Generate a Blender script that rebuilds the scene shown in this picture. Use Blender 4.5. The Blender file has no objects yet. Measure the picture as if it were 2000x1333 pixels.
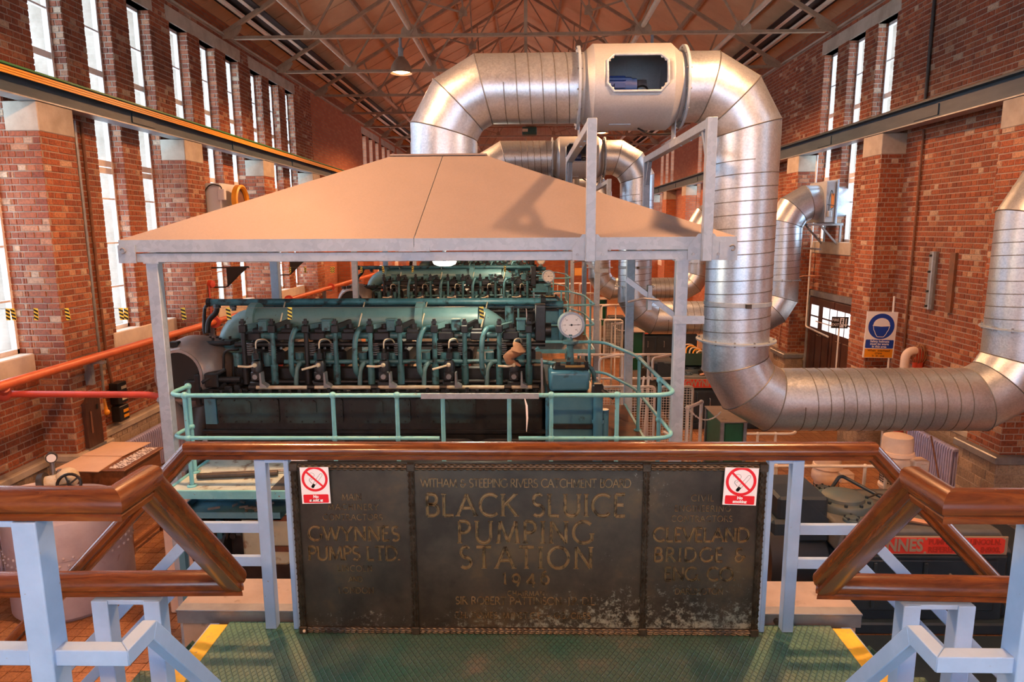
import bpy, bmesh, math, random
import numpy as np
from mathutils import Vector, Matrix
random.seed(7)
PI = math.pi
S = bpy.context.scene
C = S.collection
# ---------------------------------------------------------------- camera, sky, exposure
f_px, pitch, roll, yaw = 1308.8, .1659, -.0061, .0219
cy, sy, cp, sp, cr, sr = math.cos(yaw), math.sin(yaw), math.cos(pitch), math.sin(pitch), math.cos(roll), math.sin(roll)
FW = Vector((-sy*cp, cy*cp, -sp)); R0 = Vector((cy, sy, 0)); U0 = R0.cross(FW)
RT = R0*cr + U0*sr; UP = U0*cr - R0*sr
cd = bpy.data.cameras.new('camera'); cd.sensor_width = 36; cd.lens = f_px*36/2000; cd.clip_start = .05; cd.clip_end = 300
cam = bpy.data.objects.new('camera', cd); C.objects.link(cam)
cam.matrix_world = Matrix(((RT.x, UP.x, -FW.x, 0), (RT.y, UP.y, -FW.y, 0), (RT.z, UP.z, -FW.z, 0), (0, 0, 0, 1)))
S.camera = cam
S.view_settings.view_transform = 'Standard'; S.view_settings.look = 'None'
S.view_settings.exposure = -0.18; S.view_settings.gamma = 1; S.view_settings.use_curve_mapping = False
SKY = 12.0
LAMP_W = 2100.0
W = bpy.data.worlds.new('overcast_sky'); S.world = W; W.use_nodes = True
bg = W.node_tree.nodes['Background']; bg.inputs[0].default_value = (.60, .80, 1, 1); bg.inputs[1].default_value = SKY
S.cycles.use_denoising = True
S.cycles.max_bounces = 8; S.cycles.diffuse_bounces = 5; S.cycles.glossy_bounces = 4; S.cycles.transmission_bounces = 6
S.cycles.sample_clamp_indirect = 6; S.cycles.caustics_reflective = False; S.cycles.caustics_refractive = False
def area(name, loc, rot, sx, sz, power=0, col=(1, 1, 1), portal=False):
    l = bpy.data.lights.new(name, 'AREA'); l.shape = 'RECTANGLE'; l.size = sx; l.size_y = sz; l.energy = power; l.color = col
    o = bpy.data.objects.new(name, l); o.location = loc; o.rotation_euler = rot; C.objects.link(o)
    if portal: l.cycles.is_portal = True
    return o
# sky portals outside the two window walls (they only steer sampling of the sky)
area('window_portal', (-7.6, 20, 1.2), (0, -PI/2, 0), 6.2, 58, portal=True)
area('window_portal', (7.75, 20, 1.2), (0, PI/2, 0), 6.2, 58, portal=True)
area('window_portal', (0, -6.5, -.2), (PI/2, 0, PI), 11, 4.2, portal=True)
FZ = -4.5          # hall floor; z = 0 is the photographer's eye level
# ---------------------------------------------------------------- helpers
def V(*a): return Vector(a)
def fr(d):
    d = Vector(d).normalized(); a = Vector((0, 0, 1)) if abs(d.z) < .9 else Vector((1, 0, 0))
    u = d.cross(a).normalized(); return u, d.cross(u).normalized()
class M:
    def __init__(s): s.v = []; s.f = []
    def add(s, vs, fs):
        o = len(s.v); s.v.extend([tuple(x) for x in vs]); s.f.extend([tuple(i+o for i in f) for f in fs]); return s
    def box(s, a, b, ch=0):
        x0, x1 = sorted((a[0], b[0])); y0, y1 = sorted((a[1], b[1])); z0, z1 = sorted((a[2], b[2]))
        c = min(ch, .45*(x1-x0), .45*(y1-y0), .45*(z1-z0))
        if c <= 0:
            return s.add([(x0,y0,z0),(x1,y0,z0),(x1,y1,z0),(x0,y1,z0),(x0,y0,z1),(x1,y0,z1),(x1,y1,z1),(x0,y1,z1)],
                         [(3,2,1,0),(4,5,6,7),(0,1,5,4),(1,2,6,5),(2,3,7,6),(3,0,4,7)])
        vs = []; ix = {}
        for sx in (0,1):
            for sy_ in (0,1):
                for sz in (0,1):
                    p = [(x0,x1)[sx], (y0,y1)[sy_], (z0,z1)[sz]]; q = [(x0+c,x1-c)[sx], (y0+c,y1-c)[sy_], (z0+c,z1-c)[sz]]
                    for k in range(3):
                        w = q[:]; w[k] = p[k]; ix[(sx,sy_,sz,k)] = len(vs); vs.append(w)
        fs = []
        for k in range(3):
            a_, b_ = [i for i in range(3) if i != k]
            for e in (0,1):
                L = []
                for (m, n) in ((0,0),(1,0),(1,1),(0,1)):
                    t = [0,0,0]; t[k] = e; t[a_] = m; t[b_] = n; L.append(ix[(*t, k)])
                if (e == 0) != (k == 1): L.reverse()
                fs.append(tuple(L))
        for k in range(3):
            a_, b_ = [i for i in range(3) if i != k]
            for m in (0,1):
                for n in (0,1):
                    t0 = [0,0,0]; t0[a_] = m; t0[b_] = n; t1 = t0[:]; t1[k] = 1
                    L = [ix[(*t0,a_)], ix[(*t1,a_)], ix[(*t1,b_)], ix[(*t0,b_)]]
                    fs.append(tuple(L))
        for t in [(i,j,l) for i in (0,1) for j in (0,1) for l in (0,1)]:
            fs.append((ix[(*t,0)], ix[(*t,1)], ix[(*t,2)]))
        return s.add(vs, fs)
    def obox(s, c, ax, ay, az):      # oriented box: centre and three half-axis vectors
        c, ax, ay, az = map(Vector, (c, ax, ay, az)); vs = []
        for k in ((-1,-1,-1),(1,-1,-1),(1,1,-1),(-1,1,-1),(-1,-1,1),(1,-1,1),(1,1,1),(-1,1,1)): vs.append(c+ax*k[0]+ay*k[1]+az*k[2])
        return s.add(vs, [(3,2,1,0),(4,5,6,7),(0,1,5,4),(1,2,6,5),(2,3,7,6),(3,0,4,7)])
    def bar(s, p, q, w, h, up=(0,0,1)):   # rectangular bar from p to q, w across, h along "up"
        p, q = Vector(p), Vector(q); d = (q-p); L = d.length; d = d/L; u = Vector(up)
        if abs(d.dot(u)) > .98: u = Vector((0,1,0))
        sd = d.cross(u).normalized(); u = sd.cross(d)
        return s.obox((p+q)/2, d*L/2, sd*w/2, u*h/2)
    def cyl(s, p, q, r, n=12, r2=None, caps=True):
        p, q = Vector(p), Vector(q); u, w = fr(q-p); r2 = r if r2 is None else r2; vs = []
        for (c, rr) in ((p, r), (q, r2)):
            for i in range(n): a = 2*PI*i/n; vs.append(c+u*math.cos(a)*rr+w*math.sin(a)*rr)
        fs = [(i, (i+1) % n, n+(i+1) % n, n+i) for i in range(n)]
        if caps: fs += [tuple(range(n))[::-1], tuple(range(n, 2*n))]
        return s.add(vs, fs)
    def tube(s, pts, r, n=8, caps=True, closed=False):
        pts = [Vector(p) for p in pts]; N = len(pts); rings = []
        u = None
        for i in range(N):
            if closed: d = pts[(i+1) % N]-pts[i-1]
            else: d = pts[min(i+1, N-1)]-pts[max(i-1, 0)]
            d.normalize()
            if u is None: u = fr(d)[0]
            u = (u-d*u.dot(d)).normalized(); w = d.cross(u)
            k = 1
            if 0 < i < N-1 or closed:
                a = (pts[i]-pts[i-1]).normalized(); k = 1/max(.5, a.dot(d))
            rr = r[i] if isinstance(r, (list, tuple)) else r
            rings.append([pts[i]+(u*math.cos(2*PI*j/n)+w*math.sin(2*PI*j/n))*rr*(1+(k-1)*.5) for j in range(n)])
        vs = [p for g in rings for p in g]; fs = []
        for i in range(N if closed else N-1):
            a, b = i*n, ((i+1) % N)*n
            for j in range(n): fs.append((a+j, a+(j+1) % n, b+(j+1) % n, b+j))
        if caps and not closed: fs += [tuple(range(n))[::-1], tuple(range((N-1)*n, N*n))]
        return s.add(vs, fs)
    def lathe(s, prof, o, axis=(0,0,1), n=24):   # prof: (radius, distance along axis)
        o = Vector(o); d = Vector(axis).normalized(); u, w = fr(d); vs = []; fs = []
        for (r, t) in prof:
            for i in range(n): a = 2*PI*i/n; vs.append(o+d*t+u*math.cos(a)*r+w*math.sin(a)*r)
        for k in range(len(prof)-1):
            for i in range(n): fs.append((k*n+i, k*n+(i+1) % n, (k+1)*n+(i+1) % n, (k+1)*n+i))
        return s.add(vs, fs)
    def prism(s, poly, o, ux, uy, depth):    # polygon in the plane (ux, uy) at o, extruded along ux x uy
        o, ux, uy = Vector(o), Vector(ux), Vector(uy); nn = ux.cross(uy).normalized()*depth; n = len(poly)
        a = [o+ux*x+uy*y for x, y in poly]; vs = a+[p+nn for p in a]
        return s.add(vs, [tuple(range(n))[::-1], tuple(range(n, 2*n))]+[(i, (i+1) % n, n+(i+1) % n, n+i) for i in range(n)])
    def loft(s, a, b, caps=True):
        n = len(a); return s.add(list(a)+list(b), [(i, (i+1) % n, n+(i+1) % n, n+i) for i in range(n)]+([tuple(range(n))[::-1], tuple(range(n, 2*n))] if caps else []))
    def ball(s, c, r, n=10, sq=1):
        pr = [(max(1e-4, r*math.sin(PI*i/(n//2+1))), -r*sq*math.cos(PI*i/(n//2+1))) for i in range(n//2+2)]
        return s.lathe(pr, c, (0,0,1), n)
ROOT = {}
def mesh(name, m, mat, smooth=None):
    me = bpy.data.meshes.new(name); me.from_pydata(m.v, [], m.f)
    if mat: me.materials.append(mat)
    bm = bmesh.new(); bm.from_mesh(me); bmesh.ops.recalc_face_normals(bm, faces=bm.faces[:]); bm.to_mesh(me); bm.free()
    if smooth: me.shade_smooth(); me.set_sharp_from_angle(angle=math.radians(smooth))
    return me
SPLIT = {'rail_clamps': 'rail_clamp', 'valve_cage': 'valve_cage', 'ball_joint': 'ball_joint', 'pipe_cap': 'pipe_cap', 'purlin': 'purlin', 'eaves_batten': 'eaves_batten', 'eaves_dark_strip': 'eaves_dark_strip', 'foot': 'foot',
         'corner_post': 'corner_post', 'cover_strip': 'cover_strip', 'leg': 'leg', 'bracket': 'bracket', 'rod_bearings': 'rod_bearing', 'pipe_drop': 'pipe_drop', 'support': 'support', 'splice_plates': 'splice_plate', 'hanger': 'hanger', 'edge_angle': 'edge_angle', 'label_strip': 'label_strip', 'cladding_panel': 'cladding_panel', 'lattice_post': 'lattice_post', 'steel_channel': 'steel_channel', 'yellow_stripe': 'yellow_stripe'}
STUFF = {'bolts', 'flange_bolts', 'deck_studs', 'valve_springs', 'head_studs', 'screws', 'gauge_marks', 'governor_linkage', 'stud_cluster', 'wiring', 'motor_grille', 'chain', 'laurel_border', 'rope', 'wall_bracket', 'turbo_cover'}
def islands(m):
    p = list(range(len(m.v)))
    def root(i):
        while p[i] != i: p[i] = p[p[i]]; i = p[i]
        return i
    for f in m.f:
        a = root(f[0])
        for k in f[1:]: p[root(k)] = a
    g = {}
    for f in m.f: g.setdefault(root(f[0]), []).append(f)
    out = []
    for fs in g.values():
        n = M(); ix = {}
        for f in fs:
            for k in f:
                if k not in ix: ix[k] = len(n.v); n.v.append(m.v[k])
            n.f.append(tuple(ix[k] for k in f))
        out.append(n)
    return out
def obj(name, m, mat, parent=None, smooth=None, label=None, bevel=0, kind=None):
    if parent is not None and name in STUFF: kind = 'stuff'
    if parent is not None and name in SPLIT:
        L = islands(m)
        if len(L) > 1: return [obj1(SPLIT[name], k, mat, parent, smooth, label, bevel, kind) for k in L][0]
        name = SPLIT[name]
    return obj1(name, m, mat, parent, smooth, label, bevel, kind)
def obj1(name, m, mat, parent=None, smooth=None, label=None, bevel=0, kind=None):
    if parent is not None: base = ROOT.get(parent.name, Vector((0,0,0)))
    else:
        a = np.array(m.v); base = Vector(((a[:,0].min()+a[:,0].max())/2, (a[:,1].min()+a[:,1].max())/2, a[:,2].min()))
    m.v = [(p[0]-base.x, p[1]-base.y, p[2]-base.z) for p in m.v]
    o = bpy.data.objects.new(name, mesh(name, m, mat, smooth)); C.objects.link(o)
    if parent is None: o.location = base
    else: o.parent = parent
    ROOT[o.name] = base
    if label: o['label'] = label
    if kind: o['kind'] = kind
    if bevel:
        b = o.modifiers.new('bevel', 'BEVEL'); b.width = bevel; b.segments = 2; b.limit_method = 'ANGLE'; b.angle_limit = math.radians(40)
        if not smooth: o.data.shade_smooth(); o.data.set_sharp_from_angle(angle=math.radians(40))
    return o
def thing(name, label, cat, loc, group=None):
    o = bpy.data.objects.new(name, None); C.objects.link(o); o.location = loc; o.empty_display_size = .1
    ROOT[o.name] = Vector(loc); o['label'] = label; o['category'] = cat
    if group: o['group'] = group
    return o
def tag(o, label, cat, group=None):
    o['label'] = label; o['category'] = cat
    if group: o['group'] = group
    return o
def struct(name, m, mat, smooth=None, bevel=0):
    o = obj(name, m, mat, None, smooth, None, bevel); o['kind'] = 'structure'; return o
def dup(root, off, label=None, group=None):
    def rec(o, par):
        c = o.copy(); C.objects.link(c)
        if par is not None: c.parent = par
        for ch in list(KIDS.get(o.name, [])): rec(ch, c)
        return c
    KIDS = {}
    for o in C.objects:
        if o.parent: KIDS.setdefault(o.parent.name, []).append(o)
    r = rec(root, None); r.location = root.location+Vector(off)
    if label: r['label'] = label
    if group: r['group'] = group
    return r
def share(name, me, loc, parent=None, rot=None):
    o = bpy.data.objects.new(name, me); C.objects.link(o)
    if parent is not None: o.parent = parent; o.location = Vector(loc)-ROOT.get(parent.name, Vector((0,0,0)))
    else: o.location = loc
    if rot: o.rotation_euler = rot
    return o
def text(s, size, ext=.002, bold=0.0, space=1.0, align='CENTER'):
    cu = bpy.data.curves.new('t', 'FONT'); cu.body = s; cu.size = size; cu.extrude = ext; cu.align_x = align; cu.align_y = 'CENTER'
    cu.offset = bold; cu.space_character = space; cu.resolution_u = 3
    t = bpy.data.objects.new('t', cu); C.objects.link(t)
    dg = bpy.context.evaluated_depsgraph_get(); dg.update()
    me = bpy.data.meshes.new_from_object(t.evaluated_get(dg)); 
    m = M(); m.v = [tuple(v.co) for v in me.vertices]; m.f = [tuple(p.vertices) for p in me.polygons]
    bpy.data.objects.remove(t); bpy.data.curves.remove(cu); bpy.data.meshes.remove(me)
    return m
def place(m, o, ux, uy, sx=1, sy=1):      # local (x,y,z) of a flat mesh to o + ux*x + uy*y + (ux x uy)*z
    o, ux, uy = Vector(o), Vector(ux), Vector(uy); n = ux.cross(uy).normalized()
    m.v = [tuple(o+ux*(x*sx)+uy*(y*sy)+n*z) for x, y, z in m.v]; return m
def arc(c, r, a0, a1, n, ux=(1,0,0), uy=(0,0,1)):
    c, ux, uy = Vector(c), Vector(ux), Vector(uy)
    return [c+ux*r*math.cos(a0+(a1-a0)*i/n)+uy*r*math.sin(a0+(a1-a0)*i/n) for i in range(n+1)]
def fillet(pts, r, n=5):          # round the corners of a polyline
    pts = [Vector(p) for p in pts]; out = [pts[0]]
    for i in range(1, len(pts)-1):
        a, b, c = pts[i-1], pts[i], pts[i+1]; u = (a-b); w = (c-b); k = min(r, u.length*.49, w.length*.49); u.normalize(); w.normalize()
        p, q = b+u*k, b+w*k
        for j in range(n+1): t = j/n; out.append(p*(1-t)**2+b*2*t*(1-t)+q*t*t)
    return out+[pts[-1]]
# ---------------------------------------------------------------- materials
def nd(t, typ, **kw):
    n = t.nodes.new(typ)
    for k, v in kw.items():
        if k.startswith('i_'): n.inputs[k[2:]].default_value = v
        else: setattr(n, k, v)
    return n
def base(name, col, rough=.5, metal=0.0, coat=0.0):
    m = bpy.data.materials.new(name); m.use_nodes = True; t = m.node_tree; b = t.nodes['Principled BSDF']
    b.inputs['Base Color'].default_value = (*col, 1); b.inputs['Roughness'].default_value = rough; b.inputs['Metallic'].default_value = metal
    if coat: b.inputs['Coat Weight'].default_value = coat; b.inputs['Coat Roughness'].default_value = .12
    return m, t, b
def noise(t, scale, detail=3, rough=.6, vec=None, dist=0):
    n = nd(t, 'ShaderNodeTexNoise'); n.inputs['Scale'].default_value = scale; n.inputs['Detail'].default_value = detail; n.inputs['Roughness'].default_value = rough; n.inputs['Distortion'].default_value = dist
    if vec is not None: t.links.new(vec, n.inputs['Vector'])
    return n.outputs['Fac']
def ramp(t, fac, stops):
    r = nd(t, 'ShaderNodeValToRGB'); e = r.color_ramp.elements
    while len(e) < len(stops): e.new(.5)
    for k, (p, c) in enumerate(stops): e[k].position = p; e[k].color = (*c, 1) if len(c) == 3 else c
    t.links.new(fac, r.inputs[0]); return r.outputs[0]
def mixc(t, fac, a, b, mode='MIX'):
    n = nd(t, 'ShaderNodeMix', data_type='RGBA', blend_type=mode)
    for s, x in ((0, fac), (6, a), (7, b)):
        if hasattr(x, 'links'): t.links.new(x, n.inputs[s])
        elif isinstance(x, (int, float)): n.inputs[s].default_value = x
        else: n.inputs[s].default_value = (*x, 1)
    return n.outputs[2]
def geo_pos(t, scale=(1,1,1)):
    g = nd(t, 'ShaderNodeNewGeometry'); mp = nd(t, 'ShaderNodeMapping'); mp.inputs['Scale'].default_value = scale
    t.links.new(g.outputs['Position'], mp.inputs[0]); return mp.outputs[0]
def obj_pos(t, scale=(1,1,1)):
    g = nd(t, 'ShaderNodeTexCoord'); mp = nd(t, 'ShaderNodeMapping'); mp.inputs['Scale'].default_value = scale
    t.links.new(g.outputs['Object'], mp.inputs[0]); return mp.outputs[0]
def bump(t, b, h, st=.3, dist=.01):
    n = nd(t, 'ShaderNodeBump'); n.inputs['Strength'].default_value = st; n.inputs['Distance'].default_value = dist
    t.links.new(h, n.inputs['Height']); t.links.new(n.outputs[0], b.inputs['Normal'])
def mottled(name, c1, c2, rough=.5, metal=0.0, scale=6, lo=.4, hi=.65, rough2=None, bmp=0, bs=60, coat=0, vscale=(1,1,1), c3=None, lo3=.6, hi3=.7, s3=20):
    m, t, b = base(name, c1, rough, metal, coat); p = obj_pos(t, vscale)
    f = noise(t, scale, 5, .65, p); r = ramp(t, f, [(lo, c1), (hi, c2)])
    if c3:
        g = noise(t, s3, 4, .6, p); k = ramp(t, g, [(lo3, (0,0,0)), (hi3, (1,1,1))]); r = mixc(t, k, r, c3)
    t.links.new(r, b.inputs['Base Color'])
    if rough2 is not None:
        mr = nd(t, 'ShaderNodeMapRange'); mr.inputs['To Min'].default_value = rough; mr.inputs['To Max'].default_value = rough2
        t.links.new(f, mr.inputs[0]); t.links.new(mr.outputs[0], b.inputs['Roughness'])
    if bmp: bump(t, b, noise(t, bs, 3, .6, p), bmp, .004)
    return m
MT = {}
def brick_mat(name, stops, rough=.8):
    m, t, b = base(name, (.4,.12,.05), rough)
    g = nd(t, 'ShaderNodeNewGeometry'); oi = nd(t, 'ShaderNodeObjectInfo')
    a = nd(t, 'ShaderNodeMath', operation='ADD'); t.links.new(g.outputs['Random Per Island'], a.inputs[0]); t.links.new(oi.outputs['Random'], a.inputs[1])
    fr_ = nd(t, 'ShaderNodeMath', operation='FRACT'); t.links.new(a.outputs[0], fr_.inputs[0])
    c = ramp(t, fr_.outputs[0], stops); pos = geo_pos(t)
    n = noise(t, 34, 4, .7, pos); c2 = mixc(t, ramp(t, n, [(.35, (.55,.55,.55)), (.62, (1.1,1.1,1.1))]), (0,0,0), c, 'MIX')
    n2 = noise(t, .55, 4, .6, pos); c3 = mixc(t, ramp(t, n2, [(.35, (.62,.6,.6)), (.6, (1,1,1))]), (.03,.015,.01), c2)
    t.links.new(c3, b.inputs['Base Color']); bump(t, b, n, .5, .006)
    return m
BR = [(0, (0.238,0.053,0.020)), (.25, (0.334,0.082,0.029)), (.5, (0.405,0.111,0.039)), (.72, (0.290,0.067,0.025)), (.86, (0.458,0.156,0.066)), (.945, (0.510,0.246,0.133)), (.985, (0.563,0.369,0.242))]
MT['brick'] = brick_mat('red_brick', BR)
def brick_far():
    m, t, b = base('red_brick_far', (.4,.12,.05), .85); g = nd(t, 'ShaderNodeNewGeometry'); sx = nd(t, 'ShaderNodeSeparateXYZ'); t.links.new(g.outputs['Position'], sx.inputs[0])
    ad = nd(t, 'ShaderNodeMath', operation='ADD'); t.links.new(sx.outputs[0], ad.inputs[0]); t.links.new(sx.outputs[1], ad.inputs[1])
    cb = nd(t, 'ShaderNodeCombineXYZ'); t.links.new(ad.outputs[0], cb.inputs[0]); t.links.new(sx.outputs[2], cb.inputs[1])
    k = nd(t, 'ShaderNodeTexBrick'); t.links.new(cb.outputs[0], k.inputs['Vector'])
    k.inputs['Scale'].default_value = 1; k.inputs['Brick Width'].default_value = .25; k.inputs['Row Height'].default_value = .09; k.inputs['Mortar Size'].default_value = .008
    k.inputs['Color1'].default_value = (.38,.10,.037,1); k.inputs['Color2'].default_value = (.48,.17,.075,1); k.inputs['Mortar'].default_value = (.22,.15,.11,1); k.inputs['Bias'].default_value = -.3
    t.links.new(k.outputs['Color'], b.inputs['Base Color']); return m
MT['brick_far'] = brick_far()
MT['mortar'] = mottled('mortar', (.36,.27,.21), (.27,.20,.15), .9, scale=3)
MT['dado'] = brick_mat('glazed_dado_brick', [(0, (.42,.30,.20)), (.4, (.50,.37,.25)), (.8, (.36,.26,.18)), (1, (.30,.23,.17))], .35)
MT['stone'] = mottled('stone', (.46,.39,.31), (.34,.28,.21), .8, scale=2.2, bmp=.2, bs=40)
MT['cream'] = mottled('cream_paint', (.72,.62,.50), (.62,.52,.42), .5, scale=4)
MT['ceiling'] = mottled('fibre_board', (.66,.39,.21), (.56,.32,.17), .85, scale=.8, bmp=.15, bs=120)
MT['truss'] = mottled('painted_truss', (.40,.27,.17), (.30,.20,.125), .5, scale=5)
MT['tubepaint'] = mottled('pale_tube_paint', (.56,.43,.31), (.47,.35,.25), .45, scale=5)
MT['dark'] = mottled('dark_iron', (.035,.032,.03), (.06,.05,.045), .5, .3, scale=8)
MT['black'] = base('black_paint', (.012,.012,.013), .45)[0]
MT['beam'] = mottled('blue_grey_beam', (.024,.05,.072), (.04,.068,.09), .5, .1, scale=3, vscale=(3,.5,3))
MT['winframe'] = mottled('window_frame_paint', (.74,.68,.64), (.62,.52,.46), .5, scale=3)
MT['steelgrey'] = mottled('grey_steel', (.30,.31,.32), (.22,.22,.23), .4, .5, scale=6)
def glass():
    m = bpy.data.materials.new('window_glass'); m.use_nodes = True; t = m.node_tree; t.nodes.clear()
    o = nd(t, 'ShaderNodeOutputMaterial'); g = nd(t, 'ShaderNodeBsdfGlossy'); tr = nd(t, 'ShaderNodeBsdfTransparent'); mx = nd(t, 'ShaderNodeMixShader'); fz = nd(t, 'ShaderNodeLayerWeight'); pw = nd(t, 'ShaderNodeMath', operation='POWER'); pw.inputs[1].default_value = 5; ma = nd(t, 'ShaderNodeMath', operation='MULTIPLY_ADD'); ma.inputs[1].default_value = .6; ma.inputs[2].default_value = .04
    g.inputs['Roughness'].default_value = .03; tr.inputs[0].default_value = (.93,.95,.96,1); t.links.new(fz.outputs['Facing'], pw.inputs[0]); t.links.new(pw.outputs[0], ma.inputs[0])
    t.links.new(ma.outputs[0], mx.inputs[0]); t.links.new(tr.outputs[0], mx.inputs[1]); t.links.new(g.outputs[0], mx.inputs[2]); t.links.new(mx.outputs[0], o.inputs[0]); return m
MT['glass'] = glass()
def galv(name, c1, c2, rough, metal, scale=22):
    m, t, b = base(name, c1, rough, metal); p = obj_pos(t)
    v = nd(t, 'ShaderNodeTexVoronoi'); v.inputs['Scale'].default_value = scale; t.links.new(p, v.inputs['Vector'])
    sx = nd(t, 'ShaderNodeSeparateColor'); t.links.new(v.outputs['Color'], sx.inputs[0])
    f = noise(t, 3, 4, .6, p); a = nd(t, 'ShaderNodeMath', operation='MULTIPLY_ADD'); t.links.new(sx.outputs[0], a.inputs[0]); a.inputs[1].default_value = .5
    t.links.new(f, a.inputs[2]); t.links.new(ramp(t, a.outputs[0], [(.35, c1), (1, c2)]), b.inputs['Base Color'])
    mr = nd(t, 'ShaderNodeMapRange'); mr.inputs['To Min'].default_value = rough-.06; mr.inputs['To Max'].default_value = rough+.12; t.links.new(a.outputs[0], mr.inputs[0]); t.links.new(mr.outputs[0], b.inputs['Roughness'])
    return m
MT['galv'] = galv('galvanised_steel', (.27,.34,.42), (.36,.44,.53), .45, .2, 22)
MT['duct'] = galv('galvanised_duct', (.44,.50,.57), (.60,.66,.73), .29, .85, 60)
MT['casing'] = galv('fan_casing_steel', (.36,.38,.40), (.43,.45,.47), .45, .4, 80)
MT['hood'] = galv('hood_sheet', (.185,.155,.145), (.215,.18,.17), .6, .1, 90)
# ---------------------------------------------------------------- shell
YB, YF = -6.0, 46.0
XL, XR = -6.97, 7.1; PL, PR_ = -6.515, 6.65
BAY, Y0 = 3.9, 9.18
CO, BL = .09, .25                       # brick course and length
JAMB = (10.6, 11.83, 13.08); OPW = .72   # far jambs of a bay's three windows, opening width
GD = .23                                 # depth of the reveals
floor = struct('floor', M().box((-7.6, YB, FZ-.2), (7.7, YF, FZ-.012)), MT['mortar'])
def cells(w, h, u, v, nrm, o, z0, course, blen, bond=True, gap=.011, out=.0, phase=0):
    """bricks of one rectangle: yields corner lists; o is the lower corner, u runs along, z up"""
    i0 = math.floor((o.z-FZ)/course+1e-6); i1 = math.ceil((o.z+h-FZ)/course-1e-6)
    for i in range(i0, i1):
        za = max(o.z, FZ+i*course+gap/2); zb = min(o.z+h, FZ+(i+1)*course-gap/2)
        if zb-za < .02: continue
        L = blen if (i % 2 == 0 or not bond) else blen/2
        st = -((phase+(blen/4 if i % 2 else 0)) % L)
        x = st
        while x < w:
            a, b = max(0, x+gap/2), min(w, x+L-gap/2)
            if b-a > .02: yield a, b, za-o.z, zb-o.z, L
            x += L
class Wallbricks:
    def __init__(s): s.full = []; s.m = M()
    def face(s, o, u, nrm, w, h, course=CO, blen=BL, bond=True, gap=.011, pr=.009):
        o, u, nrm = Vector(o), Vector(u), Vector(nrm); z = Vector((0,0,1))
        for a, b, c, d, L in cells(w, h, u, None, nrm, o, 0, course, blen, bond, gap, phase=(o.x+o.y)):
            q = pr+random.uniform(-.004, .004); e = min(.006, (b-a)*.2)
            p = [o+u*a+z*c, o+u*b+z*c, o+u*b+z*d, o+u*a+z*d]; bk = [x-nrm*.004 for x in p]
            ft = [o+u*(a+e)+z*(c+e)+nrm*q, o+u*(b-e)+z*(c+e)+nrm*q, o+u*(b-e)+z*(d-e)+nrm*q, o+u*(a+e)+z*(d-e)+nrm*q]
            s.full.append((bk, ft, nrm))
    def build(s, parent, mat, keep=300, pname='brick', sname='brickwork'):
        def score(bk, ft, nrm):
            c = sum(ft, Vector((0,0,0)))/4; d = c.dot(FW)
            if d < .5: return -1
            px, py = 1000+f_px*c.dot(RT)/d, 666.5-f_px*c.dot(UP)/d
            if not (15 < px < 1985 and 15 < py < 1318): return -1
            n_ = (ft[1]-ft[0]).cross(ft[3]-ft[0])
            return abs(n_.dot(c.normalized()))/d/d
        sc = sorted(((score(*x), k) for k, x in enumerate(s.full)), reverse=True)
        top = set(k for v, k in sc[:keep] if v > 0); base_ = ROOT[parent.name]; cache = {}
        fc = [(4,5,6,7),(0,1,5,4),(1,2,6,5),(2,3,7,6),(3,0,4,7)]
        for k, (bk, ft, nrm) in enumerate(s.full):
            if k not in top: s.m.add(bk+ft, fc); continue
            c = bk[0]; key = tuple(round(x, 2) for p in (bk[1], bk[2], ft[0]) for x in (p-c))
            if key not in cache:
                me = bpy.data.meshes.new(pname); me.from_pydata([tuple(p-c) for p in bk+ft], [], fc); me.materials.append(mat); cache[key] = me
            o = bpy.data.objects.new(pname, cache[key]); C.objects.link(o); o.parent = parent; o.location = c-base_
        o = bpy.data.objects.new(sname, None)
        m2 = M(); m2.v = [(v[0]-base_.x, v[1]-base_.y, v[2]-base_.z) for v in s.m.v]; m2.f = s.m.f
        bpy.data.objects.remove(o)
        me = bpy.data.meshes.new(sname); me.from_pydata(m2.v, [], m2.f); me.materials.append(mat)
        o = bpy.data.objects.new(sname, me); C.objects.link(o); o.parent = parent; o['kind'] = 'stuff'
        return o
NEAR = 22.5             # beyond this the joints are too small to see; the material takes over
CAPB, CAPT = 1.335, 1.72
SILL = -1.70; HEAD = 4.03; WTOP = 4.42
DADO = -3.19
wno = [0]
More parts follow.
